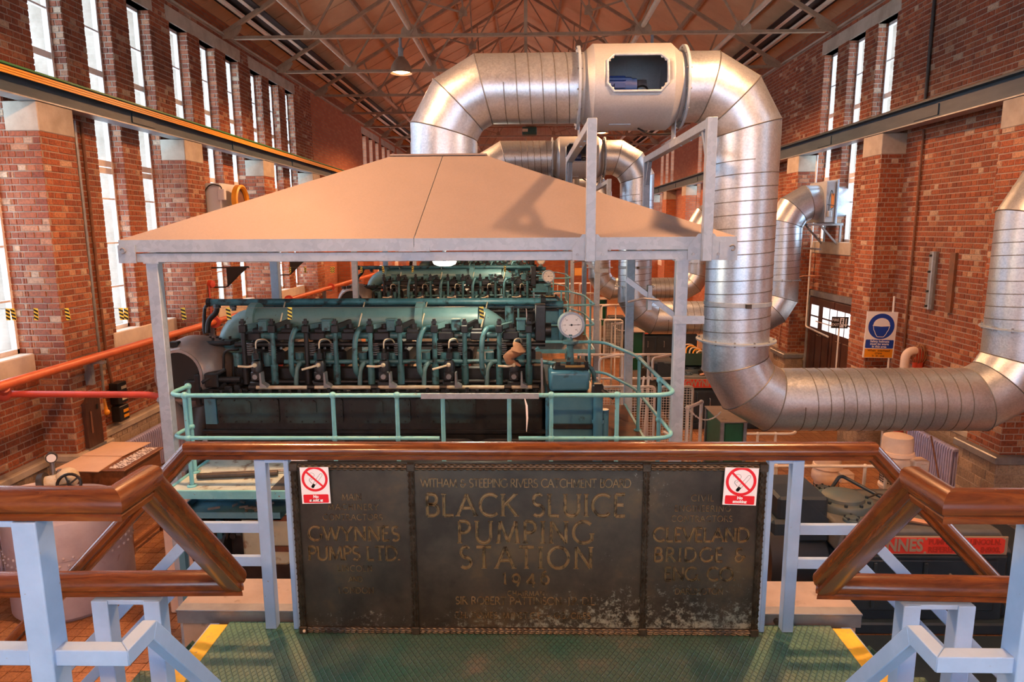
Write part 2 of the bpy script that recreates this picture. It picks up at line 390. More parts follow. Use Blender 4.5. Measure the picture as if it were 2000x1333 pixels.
def make_wall(s):
    xw, xp = (XL, PL) if s < 0 else (XR, PR_)
    name = 'wall_left' if s < 0 else 'wall_right'
    nrm = (-s, 0, 0); bm_ = M(); wb = Wallbricks(); db = Wallbricks(); thick = .5*s
    kwin = (-3, -2, -1, 0, 1, 2, 5, 6, 7) if s < 0 else (-3, -2, 1, 4, 6)
    nolow = () if s < 0 else ()
    openings = []                                   # (y0, y1, z0)
    for k in kwin:
        for j, far in enumerate(JAMB):
            openings.append((far+BAY*k-OPW, far+BAY*k, 2.02 if j == 0 else SILL if not (s > 0 and k == 1) else -.35))
    openings.sort()
    def solid(y0, y1, z0, z1): bm_.box((xw, y0, z0), (xw+thick, y1, z1))
    def bricks(y0, y1, z0, z1, far=NEAR):
        y0b, y1b = max(y0, 3.0), min(y1, far)
        if y1b-y0b > .03 and z1-z0 > .03: wb.face((xw, y0b, z0), (0, 1, 0), nrm, y1b-y0b, z1-z0)
    y = YB
    for (a, b, z0) in openings+[(YF, YF, 0)]:
        solid(y, a, FZ, WTOP); bricks(y, a, DADO, WTOP-.02)
        if b > a:
            solid(a, b, FZ, z0); solid(a, b, HEAD, WTOP); bricks(a, b, DADO, z0 if z0 > 0 else z0-.25); bricks(a, b, HEAD+.3, WTOP-.02)
            if b < NEAR and b > 3: wb.face((xw, b, z0), (s, 0, 0), (0, -1, 0), GD, HEAD-z0)
        y = b
    # set-back wall above the ledge up to the roof
    bm_.box((xw+.32*s, YB, WTOP-.05), (xw+thick, YF, 5.1))
    wall = struct(name, bm_, MT['mortar'] if True else None)
    if True:   # far stretches take a brick material of the same colours
        fm = M(); y = NEAR
        for (a, b, z0) in [q for q in openings if q[0] > NEAR-.1]+[(YF, YF, 0)]:
            fm.box((xw-.006*s, y, DADO), (xw+.1*s, a, WTOP-.02))
            if b > a: fm.box((xw-.006*s, a, DADO), (xw+.1*s, b, z0)); fm.box((xw-.006*s, a, HEAD), (xw+.1*s, b, WTOP-.02)); fm.box((xw+.002*s, b-.008, z0), (xw+.2*s, b+.01, HEAD-.01))
            y = b
        fm.box((xw+.31*s, YB, WTOP), (xw+.4*s, YF, 5.09))
        obj('brick_face', fm, MT['brick_far'], wall)
    # dado
    dm = M(); dm.box((xw-.05*s, YB, FZ), (xw, YF, DADO-.06)); obj('dado', dm, MT['mortar'], wall)
    # pilasters
    for k in range(-3, 9):
        ya, yb = Y0+BAY*k, Y0+BAY*k+.7
        if yb > YF: break
        pb = M(); pb.box((xp, ya, DADO), (xw, yb, CAPB)); pl = obj('pilaster', pb, MT['mortar'] if ya < NEAR else MT['brick_far'], wall)
        if 3 < ya < NEAR:
            wb.face((xp, ya, DADO), (0, 1, 0), nrm, .7, CAPB-DADO); wb.face((xw, ya, DADO), (-s, 0, 0), (0, -1, 0), abs(xw-xp), CAPB-DADO)
        obj('stone_cap', M().box((xp-.012*s, ya-.012, CAPB), (xw, yb+.012, CAPT), .01), MT['stone'], pl)
        d2 = M().box((xp-.06*s, ya-.06, FZ), (xw, yb+.06, DADO)); obj('dado_pier', d2, MT['mortar'], pl)
        if 3 < ya < NEAR-5:
            db.face((xp-.06*s, ya-.06, FZ), (0, 1, 0), nrm, .82, DADO-FZ-.1, .15, .3, True, .008, .006)
            db.face((xw, ya-.06, FZ), (-s, 0, 0), (0, -1, 0), abs(xw-xp)+.06, DADO-FZ-.1, .15, .3, True, .008, .006)
        ed = M()
        if s < 0: ed.box((xp-.08*s, ya-.08, DADO-.1), (xw, yb+.08, DADO+.012), .02); obj('dado_coping', ed, MT['stone'], pl)
        else: ed.box((xp-.13*s, ya-.13, DADO-.1), (xw, yb+.13, DADO+.012), .015); obj('dado_coping', ed, MT['steelgrey'], pl, label='grey steel edging')
    for k in range(-2, 9):
        ya, yb = Y0+BAY*(k-1)+.76, Y0+BAY*k-.06
        if yb > YF: break
        if 3 < yb < NEAR-3: db.face((xw-.05*s, max(3, ya), FZ), (0, 1, 0), nrm, yb-max(3, ya), DADO-FZ-.16, .15, .3, True, .008, .006)
        obj('dado_coping', M().box((xw-.08*s, ya, DADO-.16), (xw, yb, DADO-.05), .015), MT['stone'], wall)
    # lintels over each bay of windows
    for k in kwin:
        a, b = JAMB[0]+BAY*k-OPW-.12, JAMB[2]+BAY*k+.12
        obj('lintel', M().box((xw-.014*s, a, HEAD), (xw+.24*s, b, HEAD+.3), .012), MT['stone'], wall)
        if not (s > 0 and k == 1): obj('window_sill', M().box((xw-.03*s, JAMB[1]+BAY*k-OPW-.1, SILL-.25), (xw+.19*s, JAMB[2]+BAY*k-.02, SILL+.008), .015), MT['cream'], wall)
        else: obj('window_sill', M().box((xw-.03*s, JAMB[1]+BAY*k-OPW-.1, -.63), (xw+.19*s, JAMB[2]+BAY*k-.02, -.342), .015), MT['stone'], wall)
    obj('wall_ledge', M().box((xw-.07*s, YB, WTOP), (xw+.34*s, YF, WTOP+.05), .01), MT['stone'], wall)
    wb.build(wall, MT['brick'], 300); db.build(wall, MT['dado'], 0, 'dado_brick', 'dado_brickwork')
    # windows
    for (a, b, z0) in openings:
        wno[0] += 1; xg = xw+GD*s; t = .05
        zt = [z0, HEAD]
        bars = [q for q in (-.95, -.2, .55, 1.02, 1.14, 1.9, 2.62, 3.3) if z0+.25 < q < HEAD-.25]
        fm = M(); d0, d1 = xg-.04*s, xg+.04*s
        fm.box((d0, a, z0), (d1, a+t, HEAD)); fm.box((d0, b-t, z0), (d1, b, HEAD)); fm.box((d0, a, z0), (d1, b, z0+.07)); fm.box((d0, a, HEAD-.06), (d1, b, HEAD))
        for q in bars: th = .05 if q in (1.02, 1.14, 2.62) else .014; fm.box((d0+.01*s, a, q-th), (d1-.01*s, b, q+th))
        o = struct('window_%d' % wno[0], fm, MT['winframe'])
        zs = [z0]+bars+[HEAD]
        for p, q in zip(zs, zs[1:]):
            if q-p < .15: continue
            obj('pane', M().box((xg-.004*s, a+.02, p+.01), (xg+.004*s, b-.02, q-.01)), MT['glass'], o)
    return wall
wall_left = make_wall(-1); wall_right = make_wall(1)
obj('concrete_backing', M().box((-1, 0, 0), (-.9, .1, .1)), MT['mortar']) if False else None
wf = M().box((-7.6, YF, FZ-.3), (7.7, YF+.4, 9)); wall_far = struct('wall_far', wf, MT['brick_far'])
wbk = M(); xx = -7.6
for cx in (-4.5, -1.5, 1.5, 4.5, 99):
    x1 = min(cx-.9, 7.7); wbk.box((xx, YB-.4, FZ-.3), (x1, YB, 9))
    if cx < 90: wbk.box((x1, YB-.4, FZ-.3), (cx+.9, YB, -2.2)); wbk.box((x1, YB-.4, 1.8), (cx+.9, YB, 9)); xx = cx+.9
wall_back = struct('wall_back', wbk, MT['brick_far'])
for cx in (-4.5, -1.5, 1.5, 4.5):
    wno[0] += 1; fm = M()
    for q in range(4): fm.box((cx-.9+q*.6-.03, YB-.25, -2.2), (cx-.9+q*.6+.03, YB-.19, 1.8))
    for q in range(5): fm.box((cx-.9, YB-.25, -2.2+q-.03), (cx+.9, YB-.19, -2.2+q+.03))
    o = struct('window_%d' % wno[0], fm, MT['winframe']); obj('pane', M().box((cx-.88, YB-.225, -2.18), (cx+.88, YB-.218, 1.78)), MT['glass'], o)
gp = M()
for i in range(30): gp.box((-4.6+i*.31, YF-.06, 4.45), (-4.6+i*.31+.3, YF, 6.6))
obj('cladding_panel', gp, MT['cream'], wall_far, label='cream boarded panel of the far gable')
# roof boarding
EV, RG, XC = 4.95, 8.75, .06
cm = M()
for (x0, x1) in ((-7.7, XC), (7.8, XC)):
    s = 1 if x1 > x0 else -1
    a = [(x0, YB, EV-.2), (x1, YB, RG), (x1, YB, RG+.12), (x0, YB, EV-.08)]; cm.loft([Vector(p) for p in a], [Vector((p[0], YF+.3, p[2])) for p in a])
ceiling = struct('ceiling', cm, MT['ceiling'])
def roofz(x): return EV-.2+(RG-EV+.2)*(1-abs(x-XC)/7.75)
jm = M()
for k in range(-6, 40):
    y = 1.2*k+.3
    if YB < y < YF:
        for s in (-1, 1): jm.bar((7.3*s+XC, y, roofz(7.3*s+XC)-.004), (.1*s+XC, y, roofz(.1*s)-.004), .035, .012)
obj('cover_strip', jm, MT['ceiling'], ceiling)
pm = M()
for s in (-1, 1):
    for q in (1.2, 2.4, 3.6, 4.8, 6.0): x = XC+q*s; pm.box((x-.035, YB, roofz(x)-.16), (x+.035, YF, roofz(x)-.01))
obj('purlin', pm, MT['truss'], ceiling)
em = M(); MT['batten'] = base('cream_batten', (.85,.70,.55), .6)[0]
for s in (-1, 1):
    for q in (6.32, 6.62): em.box((XC+q*s-.05, YB, 4.87+.35*(6.62-q)), (XC+q*s+.05, YF, 4.93+.35*(6.62-q)))
obj('eaves_batten', em, MT['batten'], ceiling)
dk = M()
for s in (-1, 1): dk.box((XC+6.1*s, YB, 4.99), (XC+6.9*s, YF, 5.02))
obj('eaves_dark_strip', dk, MT['black'], ceiling)  # flat black sheet painted in for the dark gap along each eaves
# roof trusses
TZ, TP, T1 = 4.37, 3.4, 16.2
def truss(y):
    t = thing('roof_truss', 'x', 'truss', (0, y, TZ), 'steel roof trusses across the hall'); m = MT['truss']
    rz = lambda x: 4.45+.585*(6.95-abs(x))
    a = M().box((-6.7, y-.055, TZ-.04), (6.75, y+.055, TZ-.028)); a.box((-6.7, y-.02, TZ-.04), (6.75, y-.006, TZ+.035)); a.box((-6.7, y+.006, TZ-.04), (6.75, y+.02, TZ+.035)); obj('tie_bar', a, m, t)
    for s in (-1, 1):
        obj('rafter', M().bar((6.95*s, y, rz(6.95)), (0, y, rz(0)), .08, .09, (0,0,1)), m, t)
        L = [((4.9, TZ), (3.55, rz(3.55))), ((4.9, TZ), (5.3, rz(5.3))), ((2.66, TZ), (3.55, rz(3.55))), ((2.66, TZ), (.05, rz(0)-.1)), ((1.72, 5.86), (3.55, rz(3.55)-.05)), ((1.72, 5.86), (1.8, rz(1.8)))]
        for (p, q) in L: obj('strut', M().bar((p[0]*s, y, p[1]), (q[0]*s, y, q[1]), .042, .05, (0,1,0)), m, t)
        for (x, z, w) in ((4.9, TZ+.09, .2), (2.66, TZ+.09, .2), (3.55, rz(3.55)-.12, .18), (1.72, 5.86, .12)):
            obj('gusset', M().prism([(-w, -.09), (w, -.09), (w*.9, .05), (w*.4, .16), (-w*.4, .16), (-w*.9, .05)], (x*s, y+.008, z), (1,0,0), (0,0,1), .016), m, t)
        obj('end_plate', M().prism([(0, -.12), (.45, .08), (.5, .0), (.4, -.14), (.25, -.24), (0, -.24)] if s < 0 else [(0, -.12), (-.45, .08), (-.5, .0), (-.4, -.14), (-.25, -.24), (0, -.24)][::-1], (7.0*s, y+.02, TZ+.22), (1,0,0), (0,0,1), .04), m, t)
    obj('king_post', M().box((-.04, y-.05, TZ), (.04, y+.05, rz(0))), m, t)
    return t
ORD = ['first', 'second', 'third', 'fourth', 'fifth', 'sixth', 'seventh', 'eighth', 'ninth', 'tenth']
TRUSS = truss(T1); TRUSS['label'] = 'nearest steel roof truss whose tie bar crosses the top of the photo'
for i in range(1, 9): dup(TRUSS, (0, TP*i, 0), 'steel roof truss, %s from the camera, behind the nearest one' % ORD[i])
for x in (-4.9, -2.66, 2.66, 4.9):
    o = obj('lighting_conduit', M().cyl((x, YB+.1, TZ+.16), (x, YF-.1, TZ+.16), .055, 10), MT['tubepaint'], None, 40)
    tag(o, {-4.9: 'pale tube along the hall over the tie bars, nearest the left wall', -2.66: 'pale tube along the hall over the tie bars, left of centre', 2.66: 'pale tube along the hall over the tie bars, right of centre', 4.9: 'pale tube along the hall over the tie bars, nearest the right wall'}[x], 'tube')
# pendant lamps
lm, lt, lb = base('lamp_glow', (1, .8, .5), .5); lb.inputs['Emission Color'].default_value = (1, .66, .34, 1); lb.inputs['Emission Strength'].default_value = 14
MT['lampshade'] = mottled('lamp_shade_enamel', (.20,.12,.08), (.26,.16,.10), .4, scale=4)
def pendant(x, y, label):
    t = thing('pendant_lamp', label, 'lamp', (x, y, 3.55), 'bell pendant lamps under the trusses')
    z = 3.55
    obj('lamp_shade', M().lathe([(.25, 0), (.245, .06), (.22, .16), (.16, .27), (.10, .33), (.09, .36), (.085, .34), (.15, .26), (.205, .15), (.235, .05), (.25, 0)], (x, y, z), n=24), MT['lampshade'], t, 40)
    obj('bulb', M().lathe([(.001, .01), (.1, .005), (.215, .05), (.19, .1), (.001, .12)], (x, y, z), n=20), lm, t, 40)
    obj('stem', M().cyl((x, y, z+.35), (x, y, z+.56), .06, 12).cyl((x, y, z+.56), (x, y, TZ-.05), .035, 8), MT['steelgrey'], t, 40)
    l = bpy.data.lights.new('pendant_light', 'SPOT'); l.energy = LAMP_W; l.color = (1, .47, .20); l.spot_size = math.radians(172); l.spot_blend = .35; l.shadow_soft_size = .16
    lo = bpy.data.objects.new('pendant_light', l); lo.location = (0, 0, -.03); lo.parent = t; C.objects.link(lo)
for y, w in ((-4.2, 'behind the camera'), (6.0, 'over the first engine'), (16.2, 'under the nearest truss'), (26.4, 'under the fourth truss'), (36.6, 'under the seventh truss')):
    pendant(-2.87, y, 'brown bell pendant lamp %s, left row' % w); pendant(2.87, y, 'brown bell pendant lamp %s, right row' % w)
# crane rails
for s in (-1, 1):
    xp = PL if s < 0 else PR_; xc = xp+.06*s*-1+.16*s
    t = thing('crane_beam', 'dark blue-grey crane beam along the %s' % ('left wall under green and amber conductor strips' if s < 0 else 'right wall on stone pilaster caps'), 'crane beam', (xc, 20, CAPT))
    fw = .13; zt = 2.06
    obj('web', M().box((xc-.012, YB+.02, CAPT+.02), (xc+.012, YF-.02, zt-.02)), MT['beam'], t)
    obj('bottom_flange', M().box((xc-fw, YB+.02, CAPT+.002), (xc+fw, YF-.02, CAPT+.022)), MT['steelgrey'], t)
    obj('top_flange', M().box((xc-fw, YB+.02, zt-.022), (xc+fw, YF-.02, zt)), MT['beam'], t)
    b = M()
    for k in range(0, 11): y = 4.1+k*3.9; b.box((xc-.03, y-.35, CAPT+.08), (xc-.01*s*0+.03, y+.35, zt-.08))
    obj('splice_plates', b, MT['beam'], t)
    if s < 0:
        MT['amber'] = base('amber_plastic', (.80,.33,.02), .4)[0]; MT['green_strip'] = base('green_cover', (.03,.20,.05), .45)[0]
        for q in range(3): obj('conductor_bar', M().box((xc+fw+.005, 2.6, 1.955+q*.032), (xc+fw+.028, YF-.1, 1.98+q*.032)), MT['amber'], t)
        obj('cover_strip', M().box((xc+fw-.10, 2.6, 2.061), (xc+fw+.04, YF-.1, 2.085)), MT['green_strip'], t)
    else:
        obj('rail', M().box((xc-.03, YB+.05, zt+.001), (xc+.03, YF-.05, zt+.05)), MT['dark'], t)
# ---------------------------------------------------------------- landing, railings, plaque
def ray(px, py): return FW+RT*((px-1000)/f_px)-UP*((py-666.5)/f_px)
def aty(px, py, y): d = ray(px, py); return d*(y/d.y)
def atz(px, py, z): d = ray(px, py); return d*(z/d.z)
MT['blue'] = mottled('pale_blue_paint', (.26,.42,.66), (.31,.48,.73), .45, scale=5, c3=(.22,.20,.20), lo3=.70, hi3=.735, s3=38)
WOODS = {}
def wood(d):
    """varnished wood whose grain runs along d"""
    key = tuple(round(abs(x) if i == 0 else x, 2) for i, x in enumerate(d))
    if key in WOODS: return WOODS[key]
    m, t, b = base('varnished_wood', (.12,.03,.007), .26, 0, .4); tc = nd(t, 'ShaderNodeTexCoord'); r = nd(t, 'ShaderNodeMapping'); k = nd(t, 'ShaderNodeMapping')
    r.inputs['Rotation'].default_value = Vector(d).rotation_difference(Vector((1, 0, 0))).to_euler(); k.inputs['Scale'].default_value = (.16, 1, 1)
    t.links.new(tc.outputs['Object'], r.inputs[0]); t.links.new(r.outputs[0], k.inputs[0]); p, q = k.outputs[0], tc.outputs['Object']
    w = noise(t, 34, 5, .65, p, .8); f = noise(t, 160, 3, .6, p); g = noise(t, 2.2, 4, .6, q)
    c = ramp(t, w, [(.3, (.060,.014,.004)), (.5, (.125,.033,.007)), (.75, (.205,.066,.013))])
    c = mixc(t, ramp(t, g, [(.55, (0,0,0)), (.75, (.6,.6,.6))]), c, (.05,.012,.005))
    n = noise(t, 26, 4, .75, q); c = mixc(t, ramp(t, n, [(.70, (0,0,0)), (.76, (.6,.6,.6))]), c, (.36,.22,.13))
    t.links.new(c, b.inputs['Base Color']); bump(t, b, f, .08, .002); WOODS[key] = m; return m
def chequer():
    m, t, b = base('chequer_plate', (.1,.25,.2), .5, 0); p = geo_pos(t)
    sx = nd(t, 'ShaderNodeSeparateXYZ'); t.links.new(p, sx.inputs[0]); hs = []
    for sgn in (1, -1):
        a = nd(t, 'ShaderNodeMath', operation='MULTIPLY_ADD'); t.links.new(sx.outputs[1], a.inputs[0]); a.inputs[1].default_value = .62*sgn; t.links.new(sx.outputs[0], a.inputs[2])
        s_ = nd(t, 'ShaderNodeMath', operation='PINGPONG'); t.links.new(a.outputs[0], s_.inputs[0]); s_.inputs[1].default_value = .0155
        l = nd(t, 'ShaderNodeMapRange'); l.inputs['From Min'].default_value = .0; l.inputs['From Max'].default_value = .0045; l.inputs['To Min'].default_value = 1; l.inputs['To Max'].default_value = 0
        t.links.new(s_.outputs[0], l.inputs[0]); hs.append(l.outputs[0])
    mx = nd(t, 'ShaderNodeMath', operation='MAXIMUM'); t.links.new(hs[0], mx.inputs[0]); t.links.new(hs[1], mx.inputs[1])
    f = noise(t, 2.5, 5, .65, p); c = ramp(t, f, [(.38, (.055,.165,.12)), (.56, (.11,.175,.125)), (.70, (.25,.215,.155))])
    c = mixc(t, ramp(t, mx.outputs[0], [(.3, (0,0,0)), (1, (.45,.45,.45))]), c, (.10,.10,.07)); t.links.new(c, b.inputs['Base Color'])
    bump(t, b, mx.outputs[0], .9, .004); return m, mx
MT['chequer'] = chequer()[0]
MT['yellow'] = mottled('yellow_nosing_paint', (.80,.50,.035), (.66,.38,.03), .5, scale=8, c3=(.30,.24,.14), lo3=.62, hi3=.72, s3=24, bmp=.4, bs=90)
MT['concrete'] = mottled('dusty_concrete', (.38,.30,.25), (.31,.245,.20), .9, scale=3, c3=(.22,.17,.14), lo3=.6, hi3=.7, s3=9, bmp=.2, bs=60)
MT['darkgreen'] = mottled('dark_green_paint', (.012,.05,.035), (.018,.07,.05), .45, scale=3)
LZ = -2.13
t = thing('stair_landing', 'green chequer plate landing with yellow edges in front of the bronze plaque', 'landing', (0, 2.6, LZ))
obj('deck_plate', M().box((-1.64, 1.7, LZ-.012), (1.64, 3.36, LZ)), MT['chequer'], t)
for s in (-1, 1):
    obj('yellow_nosing', M().box((1.64*s, 1.7, LZ-.012), (1.735*s, 3.33, LZ+.002), .002), MT['yellow'], t)
    obj('stringer', M().box((1.70*s, 1.7, LZ-.24), (1.75*s, 3.36, LZ-.012)), MT['blue'], t)
    pm = M().box((1.42*s, 3.30, FZ), (1.5*s, 3.38, LZ-.02)).box((1.42*s, 1.75, FZ), (1.5*s, 1.83, LZ-.02)); obj('support', pm, MT['darkgreen'], t)
    obj('side_panel', M().box((1.66*s, 1.8, FZ), (1.69*s, 3.36, LZ-.02)), MT['darkgreen'], t)
SL = 1.03
for s, nm in ((-1, 'left'), (1, 'right')):
    t = thing('stair_flight', 'steep steel stair going down from the %s end of the green landing' % nm, 'stairs', (2.9*s, 2.8, FZ))
    for y in (2.42, 3.28): obj('stringer', M().bar((1.74*s, y, LZ-.16), (4.0*s, y, FZ+.06), .03, .24, (0,0,1)), MT['darkgreen'], t)
    for i in range(1, 10): obj('tread', M().box((1.74*s+.23*i*s-.12*s, 2.44, LZ-.237*i-.02), (1.74*s+.23*i*s+.14*s, 3.265, LZ-.237*i)), MT['chequer'], t)
t = thing('upper_landing', 'plate landing the photographer stands on above the green one', 'landing', (0, .6, -1.66))
obj('deck_plate', M().box((-2.6, -1.0, -1.67), (2.6, 1.86, -1.65)), MT['chequer'], t)
obj('riser', M().box((-1.15, 1.86, LZ), (1.15, 1.875, -1.65)), MT['darkgreen'], t)
obj('step', M().box((-1.1, 1.88, LZ), (1.1, 2.12, -1.9)), MT['chequer'], t)
for x in (-2.5, 2.5): obj('support', M().box((x-.05, 0, FZ), (x+.05, .1, -1.67)), MT['darkgreen'], t)
obj('support', M().box((-.05, -.9, FZ), (.05, -.8, -1.67)), MT['darkgreen'], t)
# moulded handrail
HR = [(-.030,-.043),(.030,-.043),(.036,-.040),(.036,-.026),(.032,-.022),(.036,-.016),(.046,-.010),(.049,.004),(.047,.018),(.038,.031),(.024,.039),(0,.042)]
HR = HR+[(-x, y) for x, y in HR[-2:1:-1]]
HR = [(.030,-.043)]+HR[2:]+[(-.030,-.043)] if False else HR
def sweep(pts, prof=HR, endn=None, up0=(0,0,1)):
    pts = [Vector(p) for p in pts]; N = len(pts); D = [(pts[i+1]-pts[i]).normalized() for i in range(N-1)]; out = []
    for i in range(N-1):
        d = D[i]; up = Vector(up0); sd = d.cross(up).normalized(); u = sd.cross(d)
        def ring(p, n):
            r = []
            for (x, y) in prof:
                q = p+sd*x+u*y; r.append(q-d*((q-p).dot(n)/d.dot(n)))
            return r
        n0 = d if i == 0 else (D[i-1]+d).normalized(); n1 = d if i == N-2 else (d+D[i+1]).normalized()
        if i == 0 and endn and endn[0]: n0 = Vector(endn[0])
        if i == N-2 and endn and endn[1]: n1 = Vector(endn[1])
        out.append((ring(pts[i], n0), ring(pts[i+1], n1)))
    return out
def rail_parts(pts, t, **kw):
    for (a, b), p0, p1 in zip(sweep(pts, **kw), pts, pts[1:]):
        d = (Vector(p1)-Vector(p0)).normalized()
        obj('handrail', M().loft(a, b), wood(d), t, 35)
def flat(pts, w, h, t, name='mid_rail'):
    pr = [(-w/2,-h/2),(w/2,-h/2),(w/2,h/2),(-w/2,h/2)]
    m = M()
    for a, b in sweep(pts, pr): m.loft(a, b)
    obj(name, m, MT['blue'], t, bevel=.003)
def post(x0, x1, y0, y1, z0, z1, t, name='post'): obj(name, M().box((x0, y0, z0), (x1, y1, z1)), MT['blue'], t, bevel=.004)
t = thing('landing_railing', 'long varnished handrail with pale blue posts running over the bronze plaque and down both stairs', 'railing', (0, 3.32, LZ))
HZ = -1.122; XE = 1.753
rail_parts([(-4.05, 3.30, HZ-(4.05-XE)*SL), (-XE, 3.30, HZ), (XE, 3.30, HZ), (4.05, 3.30, HZ-(4.05-XE)*SL)], t)
for s in (-1, 1):
    post(1.355*s, 1.415*s, 3.29, 3.345, LZ, HZ-.05, t); post(1.235*s, 1.262*s, 3.29, 3.34, LZ, HZ-.05, t)
    flat([(1.243*s, 3.318, HZ-.058), (1.407*s, 3.318, HZ-.058)], .05, .022, t, 'top_plate')
    for z in (-1.555, -1.745): flat([(1.38*s, 3.318, z), (1.74*s, 3.318, z), (4.0*s, 3.318, z-(4.0-1.74)*SL)], .03, .055, t)
    post(3.95*s, 4.01*s, 3.29, 3.345, FZ, HZ-(3.98-XE)*SL-.05, t)
# near railings
for s, nm in ((-1, 'left'), (1, 'right')):
    t = thing('stair_railing', 'worn varnished handrail on pale blue posts stepping down in the %s foreground' % nm, 'railing', (1.4*s, 1.9, -1.66))
    x = 1.15*s; YN, YT, YL = 1.75, 1.90, 2.40; ZN, ZL = -.748, -1.375
    rail_parts([(2.7*s, YN, ZN), (x, YN, ZN), (x, YT, ZN)], t, endn=(None, (0, 1, -.9)))
    rail_parts([(x, YT, ZN), (x, YL+.04, ZL)], t, endn=((0, 1, -.9), (-.7*s, .7, -.55)))
    rail_parts([(x-.0*s, YL+.04, ZL), (2.75*s, YL, ZL)], t, endn=((-.7*s*-1, -.7, 0), None))
    post(1.36*s, 1.43*s, 1.715, 1.785, -1.65, ZN-.046, t); post(2.4*s, 2.47*s, 1.715, 1.785, -1.65, ZN-.046, t)
    flat([(1.372*s, 1.75, ZN-.055), (2.65*s, 1.75, ZN-.055)], .05, .02, t, 'top_plate')
    flat([(2.43*s, 1.75, -1.215), (1.17*s, 1.75, -1.215), (1.17*s, 1.87, -1.215), (1.17*s, 2.36, -1.86)], .045, .05, t)
    post(1.43*s, 1.495*s, 2.37, 2.435, LZ, ZL-.046, t); post(1.635*s, 1.70*s, 2.37, 2.435, LZ, ZL-.046, t)
    flat([(1.438*s, 2.402, ZL-.055), (1.692*s, 2.402, ZL-.055)], .05, .02, t, 'top_plate')
# ---- concrete beam behind the landing
t = thing('concrete_beam', 'dusty concrete beam with steel channel behind the plaque', 'beam', (0, 3.55, FZ))
obj('body', M().box((-1.95, 3.44, FZ), (1.82, 3.72, LZ+.055)), MT['concrete'], t)
obj('steel_channel', M().box((-1.95, 3.385, LZ-.03), (1.82, 3.44, LZ+.045)).box((-1.95, 3.375, LZ+.045), (1.82, 3.45, LZ+.056)), MT['steelgrey'], t, bevel=.003)
obj('anchor_bolt', M().cyl((1.36, 3.385, LZ+.01), (1.36, 3.36, LZ+.01), .018, 8), MT['dark'], t)
